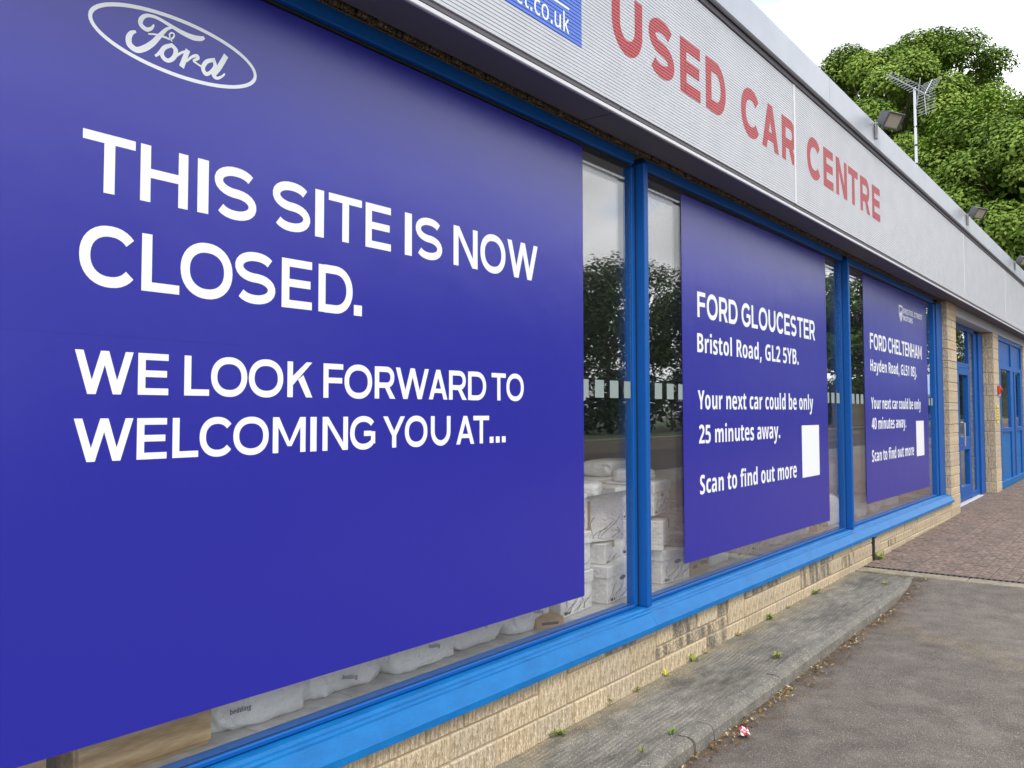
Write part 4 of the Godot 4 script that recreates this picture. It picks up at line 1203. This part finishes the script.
func archive_box(at: Vector3, turn: float, size: Vector3, label: String, seed_: int, style := 0, tilt := 0.0) -> void:
	var r := RandomNumberGenerator.new(); r.seed = seed_
	var b := base("archive_box", at, label, "box", "white cardboard boxes stacked behind the glass", turn)
	b.rotation.z = tilt
	var h := size * 0.5
	var bm := MB.new()
	if style == 1:      # open, with torn flaps
		var t := 0.006
		bm.cbox(Vector3(-h.x, 0, -h.z), Vector3(h.x, 0.008, h.z), 0.002)
		bm.cbox(Vector3(-h.x, 0.0085, h.z - t), Vector3(h.x, size.y, h.z), 0.002); bm.cbox(Vector3(-h.x, 0.0085, -h.z), Vector3(h.x, size.y, -h.z + t), 0.002)
		bm.cbox(Vector3(-h.x, 0.0085, -h.z + t), Vector3(-h.x + t, size.y, h.z - t), 0.002); bm.cbox(Vector3(h.x - t, 0.0085, -h.z + t), Vector3(h.x, size.y, h.z - t), 0.002)
		put(bm, "body", M.white_card, b)
		for q in [[h.z, 1, 0.5], [-h.z, -1, 0.9]]:
			var fm := MB.new()
			var y := size.y
			fm.quad(Vector3(-h.x, y, q[0]), Vector3(h.x, y, q[0]), Vector3(h.x * 0.85, y + 0.1 * q[2], q[0] + q[1] * 0.10), Vector3(-h.x * 0.9, y + 0.03, q[0] + q[1] * 0.14))
			fm.quad(Vector3(-h.x, y + 0.004, q[0]), Vector3(-h.x * 0.9, y + 0.034, q[0] + q[1] * 0.14), Vector3(h.x * 0.85, y + 0.104 * q[2], q[0] + q[1] * 0.10), Vector3(h.x, y + 0.004, q[0]))
			put(fm, "flap", M.white_card, b)
		bar("tape", b, Vector3(-h.x - 0.0012, size.y * 0.1, h.z - 0.08), Vector3(-h.x - 0.0002, size.y, h.z - 0.02), M.tape, 0.0003)
		bar("tape", b, Vector3(-h.x + 0.03, size.y * 0.05, h.z + 0.0003), Vector3(-h.x + 0.085, size.y * 0.95, h.z + 0.0012), M.tape, 0.0003)
	else:
		bm.cbox(Vector3(-h.x, 0, -h.z), Vector3(h.x, size.y - 0.012, h.z), 0.005)
		put(bm, "body", M.white_card if style != 2 else M.brown_card, b)
		if style == 0:
			bar("lid", b, Vector3(-h.x - 0.008, size.y - 0.07, -h.z - 0.008), Vector3(h.x + 0.008, size.y, h.z + 0.008), M.white_card, 0.006)
			var hm := MB.new()
			hm.poly(arc(Vector2(0.02, size.y * 0.58), 0.042, 0.014, 0, 340, 12), h.z + 0.001); put(hm, "hand_hole", M.hole, b)
		else:
			bar("tape", b, Vector3(-0.025, size.y - 0.0118, -h.z), Vector3(0.025, size.y - 0.0105, h.z), M.tape, 0.0004)
			bar("tape", b, Vector3(-0.025, size.y * 0.62, h.z + 0.0002), Vector3(0.025, size.y - 0.013, h.z + 0.0012), M.tape, 0.0004)
	if style != 2: scribble(b, size.x, size.y - 0.07, h.z + 0.0016, r)
	else:
		var pm := MB.new(); pm.poly([Vector2(-size.x * 0.3, size.y * 0.3), Vector2(size.x * 0.3, size.y * 0.3), Vector2(size.x * 0.3, size.y * 0.5), Vector2(-size.x * 0.3, size.y * 0.5)], h.z + 0.001); put(pm, "print", M.ink, b)

func bag(at: Vector3, size: Vector3, turn: float, label: String, seed_: int, printed := true) -> void:
	var b := base("bedding_bag", at, label, "bag", "white plastic bedding bags behind the glass", turn)
	var f := FastNoiseLite.new(); f.seed = seed_; f.frequency = 2.4; f.fractal_octaves = 2
	var g := FastNoiseLite.new(); g.seed = seed_ + 7; g.frequency = 5.0; g.fractal_type = FastNoiseLite.FRACTAL_RIDGED; g.fractal_octaves = 3
	var st := SurfaceTool.new(); st.begin(Mesh.PRIMITIVE_TRIANGLES); st.set_smooth_group(0)
	var NU := 64; var NV := 36
	var pt := func(i: int, j: int) -> Vector3:
		var a := TAU * i / NU; var e := PI * (float(j) / NV - 0.5)
		var pw := func(v: float, k: float) -> float: return signf(v) * pow(absf(v), k)
		var d := Vector3(pw.call(cos(a), 0.42) * pw.call(cos(e), 0.32), pw.call(sin(e), 0.6), pw.call(sin(a), 0.42) * pw.call(cos(e), 0.32))
		var q := d * size * 0.5
		var wob := 1.0 + 0.10 * f.get_noise_3dv(q * 1.6) + 0.06 * g.get_noise_3dv(Vector3(q.x * 2.2 + q.y * 1.4, q.y * 0.6, q.z * 1.5))
		q *= wob
		return Vector3(q.x, maxf(q.y + size.y * 0.42, 0.0), q.z)
	for j in NV:
		for i in NU:
			var p := [pt.call(i % NU, j), pt.call((i + 1) % NU, j), pt.call((i + 1) % NU, j + 1), pt.call(i % NU, j + 1)]
			for k in [0, 1, 2, 0, 2, 3]: st.add_vertex(p[k])
	st.index(); st.generate_normals()
	put(st.commit(), "bag_body", M.plastic_bag, b)
	if printed:
		var r := RandomNumberGenerator.new(); r.seed = seed_
		var o := font_text("bedding", "print", M.navy_ink, b, 0.0, 0.08, 0.0, 0.017, 0.0, true)
		o.position += Vector3(r.randf_range(-0.3, 0.1) * size.x, r.randf_range(0.05, 0.1), size.z * 0.5 * 1.045)
		o.rotation.z = r.randf_range(-0.25, 0.2)

func stock() -> void:
	var F := 0.4205
	var S := Vector3(0.35, 0.215, 0.30)
	var rows := [
		[3.93, -0.35, 0, 0.04, "bottom white box at the large banner's right edge"],
		[3.92, -0.36, 1, -0.05, "second white box up at the large banner's right edge"],
		[3.94, -0.35, 2, 0.08, "top white box at the large banner's right edge"],
		[4.38, -0.33, 0, 0.05, "bottom white box with hand hole left of the first mullion"],
		[4.73, -0.42, 0, -0.04, "bottom white box directly behind the first mullion"],
		[4.72, -0.43, 1, 0.03, "second white box up directly behind the first mullion"],
		[4.74, -0.42, 2, -0.06, "third white box up directly behind the first mullion"],
		[5.09, -0.32, 0, -0.05, "bottom white box with hand hole beside the middle banner's left edge"],
		[5.02, -0.40, 2, 0.1, "top white box right of the first mullion"],
		[4.2, -0.74, 0, 0.0, "bottom box of the back stack nearest the large banner"],
		[4.2, -0.75, 1, 0.06, "second box of the back stack nearest the large banner"],
		[4.22, -0.74, 2, -0.08, "third box of the back stack nearest the large banner"],
		[4.62, -0.8, 0, 0.04, "bottom box of the back stack left of the first mullion"],
		[4.62, -0.8, 1, -0.05, "second box of the back stack left of the first mullion"],
		[4.61, -0.81, 2, 0.02, "third box of the back stack left of the first mullion"],
		[5.05, -0.78, 0, 0.0, "lowest box at the back between the first mullion and middle banner"],
		[5.05, -0.78, 1, 0.05, "middle box at the back between the first mullion and middle banner"],
		[5.06, -0.78, 2, 0.0, "upper box at the back between the first mullion and middle banner"],
		[5.46, -0.8, 0, 0.03, "bottom box of the back stack behind the middle banner's edge"],
		[5.45, -0.8, 1, -0.04, "second box of the back stack behind the middle banner's edge"],
		[5.47, -0.8, 2, 0.07, "third box of the back stack behind the middle banner's edge"],
		[5.8, -1.2, 2, 0.07, "highest box at the back behind the middle banner's edge"],
		[5.8, -1.2, 1, 0.0, "box under the highest one behind the middle banner's edge"],
		[5.8, -1.2, 0, 0.05, "floor box below the highest one behind the middle banner's edge"]]
	for k in rows.size():
		var q = rows[k]
		archive_box(Vector3(q[0], F + 0.217 * q[2], q[1]), q[3] * 1.8, S * Vector3(1.0 + 0.06 * sin(k * 2.3), 1.0, 1.0 + 0.06 * cos(k * 1.7)), q[4], 100 + k, 0 if k % 4 != 2 else 3)
	archive_box(Vector3(4.37, F + 0.218, -0.36), 0.25, Vector3(0.32, 0.13, 0.26), "small taped white box on the bottom box left of the first mullion", 150, 3)
	archive_box(Vector3(4.31, F + 0.35, -0.36), -0.38, Vector3(0.33, 0.25, 0.29), "torn open white box with brown tape on the stack left of the first mullion", 151, 1)
	archive_box(Vector3(5.04, F + 0.218, -0.35), 0.3, Vector3(0.42, 0.2, 0.28), "long white box lying askew right of the first mullion", 152, 3)
	bag(Vector3(4.30, F + 0.60, -0.38), Vector3(0.24, 0.09, 0.2), 0.4, "crumpled white wrapping in the torn open box", 81, false)
	bag(Vector3(4.98, F + 0.652, -0.42), Vector3(0.3, 0.08, 0.24), 0.2, "crumpled white wrapping on the top box right of the first mullion", 82, false)
	bag(Vector3(4.2, F + 0.652, -0.74), Vector3(0.36, 0.12, 0.26), -0.3, "crumpled white wrapping on the back stack nearest the large banner", 83, false)
	bag(Vector3(5.3, F + 0.652, -0.8), Vector3(0.5, 0.12, 0.26), 0.1, "crumpled white wrapping on the back stacks beside the middle banner", 84, false)
	# bedding bags showing under the large banner
	var bags := [[1.90, .46, "white bedding bag beside the pale wooden cabinet"], [2.32, .46, "second white bedding bag from the wooden cabinet"], [2.74, .46, "middle white bedding bag under the large banner"], [3.14, .42, "fourth white bedding bag from the wooden cabinet"], [3.52, .4, "white bedding bag behind the flat brown carton"]]
	for i in bags.size():
		bag(Vector3(bags[i][0], F, -0.39 - 0.02 * (i % 2)), Vector3(bags[i][1], 0.42, 0.44), 0.08 * (i % 3 - 1), bags[i][2], 60 + i * 3)
	archive_box(Vector3(3.62, F, -0.2), -0.5, Vector3(0.16, 0.07, 0.2), "flat brown carton on the ledge under the large banner's right end", 160, 2, 0.0)
	# under the middle banner
	archive_box(Vector3(5.37, F, -0.24), 0.1, Vector3(0.15, 0.12, 0.14), "brown carton under the middle banner's left end", 161, 2)
	archive_box(Vector3(5.54, F, -0.25), -0.05, Vector3(0.16, 0.14, 0.14), "brown carton with dark print under the middle banner", 162, 2)
	bag(Vector3(5.87, F, -0.36), Vector3(0.44, 0.3, 0.34), 0.1, "crumpled white bag next to the brown cartons under the middle banner", 71, false)
	archive_box(Vector3(6.27, F, -0.34), 0.06, S, "white box left of centre under the middle banner", 163, 0)
	archive_box(Vector3(6.65, F, -0.36), -0.05, S, "white box at the centre under the middle banner", 164, 0)
	bag(Vector3(7.08, F, -0.36), Vector3(0.42, 0.32, 0.34), 0.0, "white bag right of centre under the middle banner", 72, false)
	bag(Vector3(7.55, F, -0.36), Vector3(0.48, 0.34, 0.34), -0.1, "white bag with loose end under the middle banner's right part", 73, false)
	archive_box(Vector3(8.05, F, -0.28), 0.15, Vector3(0.32, 0.16, 0.2), "brown carton under the middle banner's right end", 165, 2)
	bag(Vector3(8.55, F, -0.36), Vector3(0.42, 0.3, 0.34), 0.0, "white bag at the foot of the white pedestal", 74, false)
	# white pedestal by the second mullion
	var pd := base("pedestal_table", Vector3(9.75, F, -0.66), "white pedestal table behind the second mullion", "table")
	var col := MB.new(); col.tube([Vector3(0, 0, 0), Vector3(0, 0.03, 0), Vector3(0, 0.06, 0), Vector3(0, 0.27, 0)], [.18, .17, .11, .13], 18); put(col, "column", M.white_enamel, pd)
	bar("top", pd, Vector3(-0.4, 0.271, -0.22), Vector3(0.4, 0.56, 0.22), M.white_enamel, 0.03)
	bag(Vector3(9.4, F, -0.28), Vector3(0.36, 0.24, 0.26), 0.0, "white bag at the far banner's left end", 75, false)
	bag(Vector3(10.1, F, -0.3), Vector3(0.5, 0.2, 0.26), 0.1, "low white bag under the far banner", 76, false)
	bag(Vector3(10.75, F, -0.3), Vector3(0.45, 0.17, 0.24), -0.1, "lowest white bag under the middle of the far banner", 78, false)
	var rc := base("red_crate", Vector3(11.6, F, -0.5), "red plastic crate under the far banner's right part", "crate")
	bar("bottom", rc, Vector3(-0.25, 0, -0.15), Vector3(0.25, 0.02, 0.15), M.red_plastic)
	for s in [-1, 1]:
		bar("side", rc, Vector3(-0.25, 0.0205, s * 0.14 - 0.01), Vector3(0.25, 0.2, s * 0.14 + 0.01), M.red_plastic); bar("end", rc, Vector3(s * 0.24 - 0.01, 0.0205, -0.129), Vector3(s * 0.24 + 0.01, 0.2, 0.129), M.red_plastic)
	# wooden cabinets behind the large banner
	for q in [[1.215, 1.66, "pale wooden cabinet showing below the large banner"], [0.45, 1.135, "wooden cabinet at the lower left corner behind the large banner"]]:
		var c := base("wooden_cabinet", Vector3((q[0] + q[1]) * 0.5, F, -0.36), q[2], "cabinet", "pale wooden cabinets behind the glass")
		var hw: float = (q[1] - q[0]) * 0.5
		bar("carcass", c, Vector3(-hw, 0, -0.3), Vector3(hw, 0.86, 0.2), M.pale_wood, 0.003)
		bar("top", c, Vector3(-hw - 0.01, 0.8605, -0.31), Vector3(hw + 0.01, 0.89, 0.23), M.pale_wood, 0.004)
		bar("door_panel", c, Vector3(-hw + 0.004, 0.02, 0.2005), Vector3(hw - 0.004, 0.84, 0.218), M.pale_wood, 0.003)
	bar("dark_filler", get_node("wooden_cabinet"), Vector3(-0.30, 0.0, -0.25), Vector3(-0.224, 0.84, 0.1), M.black_plastic)
	# yellow rails inside, seen by the second mullion
	var yb := base("yellow_barrier", Vector3(14.0, 0.1525, -2.4), "yellow two-rail barrier inside the showroom beyond the second mullion", "barrier")
	for y in [0.86, 1.05]:
		var rm := MB.new(); rm.tube([Vector3(-1.6, y, 0), Vector3(2.4, y, 0)], [.025, .025], 10); put(rm, "rail", M.yellow, yb)
	for x in [-1.5, 0.5, 2.3]:
		var pm := MB.new(); pm.tube([Vector3(x, 0, 0.052), Vector3(x, 1.1, 0.052)], [.026, .026], 10); put(pm, "post", M.yellow, yb)

# ------------------------------------------------------------------ litter, weeds
func litter() -> void:
	var r := RandomNumberGenerator.new(); r.seed = 77
	var mb := MB.new()
	for k in 520:
		var x := r.randf_range(2.2, 8.0)
		if r.randf() < 0.45: x = [4.6, 5.2, 5.9, 3.9, 6.6][r.randi() % 5] + r.randfn() * 0.14
		if x > 8.0: continue
		var z := 0.672 + absf(r.randfn()) * 0.05
		var y := ground(x) - 0.068 * (1.0 - smoothstep(7.1, 8.1, x)) + 0.004
		var s := r.randf_range(0.005, 0.019)
		var d := Vector3(cos(r.randf() * TAU), r.randf_range(0.0, 0.5), sin(r.randf() * TAU)).normalized()
		var n := Vector3(r.randfn() * 0.4, 1, r.randfn() * 0.4).normalized()
		var e := d.cross(n).normalized(); d = n.cross(e).normalized()
		var p := Vector3(x, y + 0.006, z)
		mb.col = Color(.16, .08, .03).lerp(Color(.34, .22, .09), r.randf()) if r.randf() < 0.8 else Color(.5, .42, .28)
		mb.quad(p - d * s, p + e * s * 0.45 + n * 0.003, p + d * s, p - e * s * 0.45 + n * 0.003)
	tag(put(mb, "fallen_leaves", M.leaf), "brown fallen leaves gathered along the kerb foot", "leaves", "", "stuff")
	var w := base("sweet_wrapper", Vector3(3.98, ground(3.98) - 0.066, 0.745), "crumpled red and white wrapper on the tarmac by the kerb", "litter", "", 0.5)
	var wm := MB.new()
	var wr := RandomNumberGenerator.new(); wr.seed = 8
	var grid := []
	for i in 7:
		var row := []
		for j in 4: row.append(Vector3((i - 3) * 0.017, 0.004 + wr.randf() * 0.016, (j - 1.5) * 0.015 + wr.randfn() * 0.002))
		grid.append(row)
	for i in 6:
		for j in 3:
			wm.col = Color(.55, .05, .07) if (i + j) % 3 != 0 else Color(.75, .7, .7)
			wm.quad(grid[i][j], grid[i][j + 1], grid[i + 1][j + 1], grid[i + 1][j])
	var wmat := mat(1, 1, 1, 0.3); wmat.vertex_color_use_as_albedo = true
	put(wm, "foil", wmat, w)
	var g0 := Color(.10, .17, .03); var g1 := Color(.22, .30, .07)
	var ye := Color(.34, .32, .10)
	weed(Vector3(3.29, ground(3.3) - 0.003, 0.13), 0.06, 16, "leafy green weed at the wall foot nearest the camera", 1, g0, g1)
	weed(Vector3(4.38, ground(4.4), 0.125), 0.05, 10, "bright yellow-green weed at the wall foot", 2, Color(.4, .42, .02), Color(.6, .58, .04))
	weed(Vector3(4.05, ground(4.1), 0.125), 0.04, 12, "small weed tuft left of the yellow one", 3, g0, ye)
	weed(Vector3(4.72, ground(4.7), 0.13), 0.055, 22, "dry grass tuft right of the yellow weed", 4, g1, ye)
	weed(Vector3(5.95, ground(6), 0.13), 0.06, 20, "green tuft at the wall foot halfway along the path", 5, g0, g1)
	weed(Vector3(6.95, ground(7), 0.13), 0.07, 20, "green tuft against the dark weathered blocks", 6, g0, g1)
	weed(Vector3(8.8, ground(8.8), 0.15), 0.1, 34, "straggly weed below the black movement joint", 7, g1, ye)
	weed(Vector3(8.73, 0.29, 0.128), 0.04, 10, "tiny weed at the top of the black movement joint", 8, g0, g1)
	weed(Vector3(5.07, ground(5), 0.50), 0.055, 26, "green tuft beside the kerb halfway along the footpath", 9, g1, ye)
	weed(Vector3(3.62, ground(3.6), 0.535), 0.045, 20, "green tuft at the kerb stone joint nearest the camera", 10, g0, g1)
	weed(Vector3(3.35, ground(3.3), 0.53), 0.035, 12, "small tuft in the footpath edge at the bottom of the picture", 11, g0, ye)
	var dry := ["first", "second", "third", "fourth", "fifth", "sixth"]
	for i in 6:
		weed(Vector3([2.75, 3.78, 4.9, 5.4, 6.35, 7.6][i], ground(5), 0.122), 0.04, 14, "%s straw-coloured grass wisp along the wall foot from the left" % dry[i], 30 + i, Color(.24, .22, .07), Color(.45, .38, .18))
	weed(Vector3(7.65, ground(7.6), 0.48), 0.045, 14, "faint tuft near the far end of the footpath", 12, g1, ye)

# ------------------------------------------------------------------ surroundings
func surroundings() -> void:
	var r := RandomNumberGenerator.new()
	r.seed = 501
	var lo := Color(.04, .10, .012); var hi := Color(.34, .45, .085)
	# tree behind the showroom
	make_tree("broadleaf_tree", Vector3(42.0, 0, -7.2), "big round-topped green tree rising behind the roof and aerial", "trees behind the showroom", dome_clumps(r, 118, 12.6, 5.4, 6.9, 0.85, 1.4, -0.75), 1500, 0.155, 12000, lo, hi, 1, 0.4)
	make_tree("broadleaf_tree", Vector3(36.0, 0, -1.0), "lower green tree at the right edge behind the far coping", "trees behind the showroom", dome_clumps(r, 75, 8.9, 4.1, 5.1, 0.85, 1.35, -0.75), 1100, 0.155, 9000, lo, hi, 2, 0.35)
	# trees on the far side of the car park: mirrored in the glass
	var spots := [[6, 27, 9.5], [15, 29, 10.5], [24, 27, 9.6], [33, 28, 10.8], [41, 26, 10.2], [49, 27, 10.6], [58, 25, 11.0], [70, 27, 12.0], [84, 25, 13.0], [-6, 28, 10.0], [94, 20, 14.0], [109, 21, 15.0], [127, 22, 16.0], [150, 24, 18.0], [36, 35, 12.6], [46, 34, 13.2], [55, 35, 13.0], [65, 34, 14.0], [76, 33, 15.0]]
	var words := ["leftmost of those facing the large banner", "second from the left", "third from the left", "fourth from the left", "thin-crowned one mirrored left of the first mullion", "thin-crowned one mirrored right of the first mullion", "seventh from the left", "tall one before the wooden fence", "tallest one at the right end", "one farthest left, behind the camera", "first of the four past the fence", "second of the four past the fence", "third of the four past the fence", "last of the four past the fence", "back row, first from the left", "back row, second from the left", "back row, third from the left", "back row, fourth from the left", "back row, rightmost"]
	for i in spots.size():
		var s = spots[i]
		r.seed = 700 + i
		var h: float = s[2]
		make_tree("verge_tree", Vector3(s[0], 0.28, s[1]), "tree across the car park, " + words[i], "trees across the car park", dome_clumps(r, 34 if i < 14 else 52, h * 0.66 if i < 14 else h * 0.6, 3.7 if i < 14 else 5.0, h * 0.42, 0.9, 1.5, -0.6 if i < 14 else -0.9), 62 if i == 4 or i == 5 else 100, 0.30, 200, Color(.02, .045, .01), Color(.07, .11, .03), 40 + i, 0.22, 0.8)
	make_tree("verge_tree", Vector3(69.0, 0.28, 17.8), "nearer leafy tree across the car park mirrored by the second mullion", "trees across the car park", dome_clumps(r, 44, 7.2, 4.6, 5.0, 1.2, 1.9, -0.7), 130, 0.34, 1200, Color(.03, .07, .012), Color(.10, .16, .035), 77, 0.3)
	# hedge below them
	for i in 14:
		var x := -14.0 + i * 8.0
		r.seed = 900 + i
		var cl := []
		for k in 16: cl.append([Vector3(r.randf_range(-4.2, 4.2), r.randf_range(0.5, 3.2), r.randf_range(-0.7, 0.7)), r.randf_range(0.7, 1.0)])
		var t := make_tree("hedge_bush", Vector3(x, 0.28, 23.0), "dark hedge section %s across the car park" % ["opposite the large banner", "at the left end", "behind the camera", "opposite the cabinets", "under the fourth tree", "under the thin trees", "under the second thin tree", "beside the lamp side", "right of the thin trees", "beyond the paving", "near the fence", "before the fence end", "at the far right", "at the right end"][i], "hedge across the car park", cl, 130, 0.28, 200, Color(.012, .03, .008), Color(.04, .07, .02), 950 + i, 0.08, 0.9)
		t.set_meta("category", "hedge")
	for i in 9:
		r.seed = 990 + i
		var cl := []
		for k in (26 if i < 4 else 40): cl.append([Vector3(r.randf_range(-8.5, 8.5), r.randf_range(0.6, 4.6 if i < 4 else 9.0), r.randf_range(-0.8, 0.8)), r.randf_range(1.0, 1.4) if i < 4 else r.randf_range(1.5, 2.0)])
		var t := make_tree("tall_hedge", Vector3(92.0 + i * 16.0, 0.28, 27.0 if i < 4 else 24.0), "tall dark hedge beyond the timber fence, section %s" % ["nearest the showroom", "second along", "third along", "fourth along", "fifth along", "sixth along", "seventh along", "last but one", "farthest away"][i], "tall hedge beyond the fence", cl, 90, 0.36, 500, Color(.012, .03, .008), Color(.04, .07, .02), 960 + i, 0.1, 0.9)
		t.set_meta("category", "hedge")
	# timber fence along the verge at the far end
	var fe := base("timber_fence", Vector3(72.0, 0.28, 19.5), "brown timber board fence across the far end of the car park", "fence")
	for i in 90: piece("board", fe, Vector3(i * 0.2, 0, 0), Vector3(i * 0.2 + 0.17, 2.3 + 0.03 * sin(i * 3.7), 0.025), M.fence_wood, 0.004)
	for y in [0.5, 1.7]: bar("rail", fe, Vector3(0, y, 0.026), Vector3(18, y + 0.09, 0.07), M.fence_wood)

func _ready() -> void:
	# camera
	var cam := Camera3D.new()
	cam.name = "camera"
	add_child(cam)
	var yaw := 0.913891; var pitch := 0.046327; var roll := -0.002058
	var fw := Vector3(sin(yaw), 0, -cos(yaw)); var rt := Vector3(cos(yaw), 0, sin(yaw)); var up := Vector3.UP
	var fw2 := fw * cos(pitch) + up * sin(pitch); var up2 := up * cos(pitch) - fw * sin(pitch)
	var r3 := rt * cos(roll) + up2 * sin(roll); var u3 := up2 * cos(roll) - rt * sin(roll)
	cam.transform = Transform3D(Basis(r3, u3, -fw2), EYE)
	cam.near = 0.05
	cam.far = 600.0
	cam.projection = Camera3D.PROJECTION_FRUSTUM
	cam.size = 2.0 * 0.05 * 384.0 / 845.7
	cam.frustum_offset = Vector2(0, -0.05 * 10.9 / 845.7)
	cam.current = true
	# sky and light: bright broken overcast
	var we := WorldEnvironment.new()
	we.name = "world_environment"
	var env := Environment.new()
	env.background_mode = Environment.BG_SKY
	var sky := Sky.new()
	var sm := cloud_sky()
	sm.energy_multiplier = 2.1
	sky.sky_material = sm
	env.sky = sky
	env.tonemap_mode = Environment.TONE_MAPPER_LINEAR
	env.tonemap_exposure = 1.08
	env.sdfgi_enabled = true; env.ssao_enabled = true; env.ssil_enabled = true
	we.environment = env
	add_child(we)
	var sun := DirectionalLight3D.new()
	sun.name = "sun"
	sun.light_energy = 0.5
	sun.light_color = Color(1.0, 0.95, 0.87)
	sun.light_angular_distance = 20.0
	sun.shadow_enabled = true
	add_child(sun)
	sun.look_at_from_position(Vector3(-12, 30, 22), Vector3.ZERO)
	make_materials()
	grounds()
	building()
	banners()
	fascia_signs()
	fittings()
	stock()
	surroundings()
	litter()
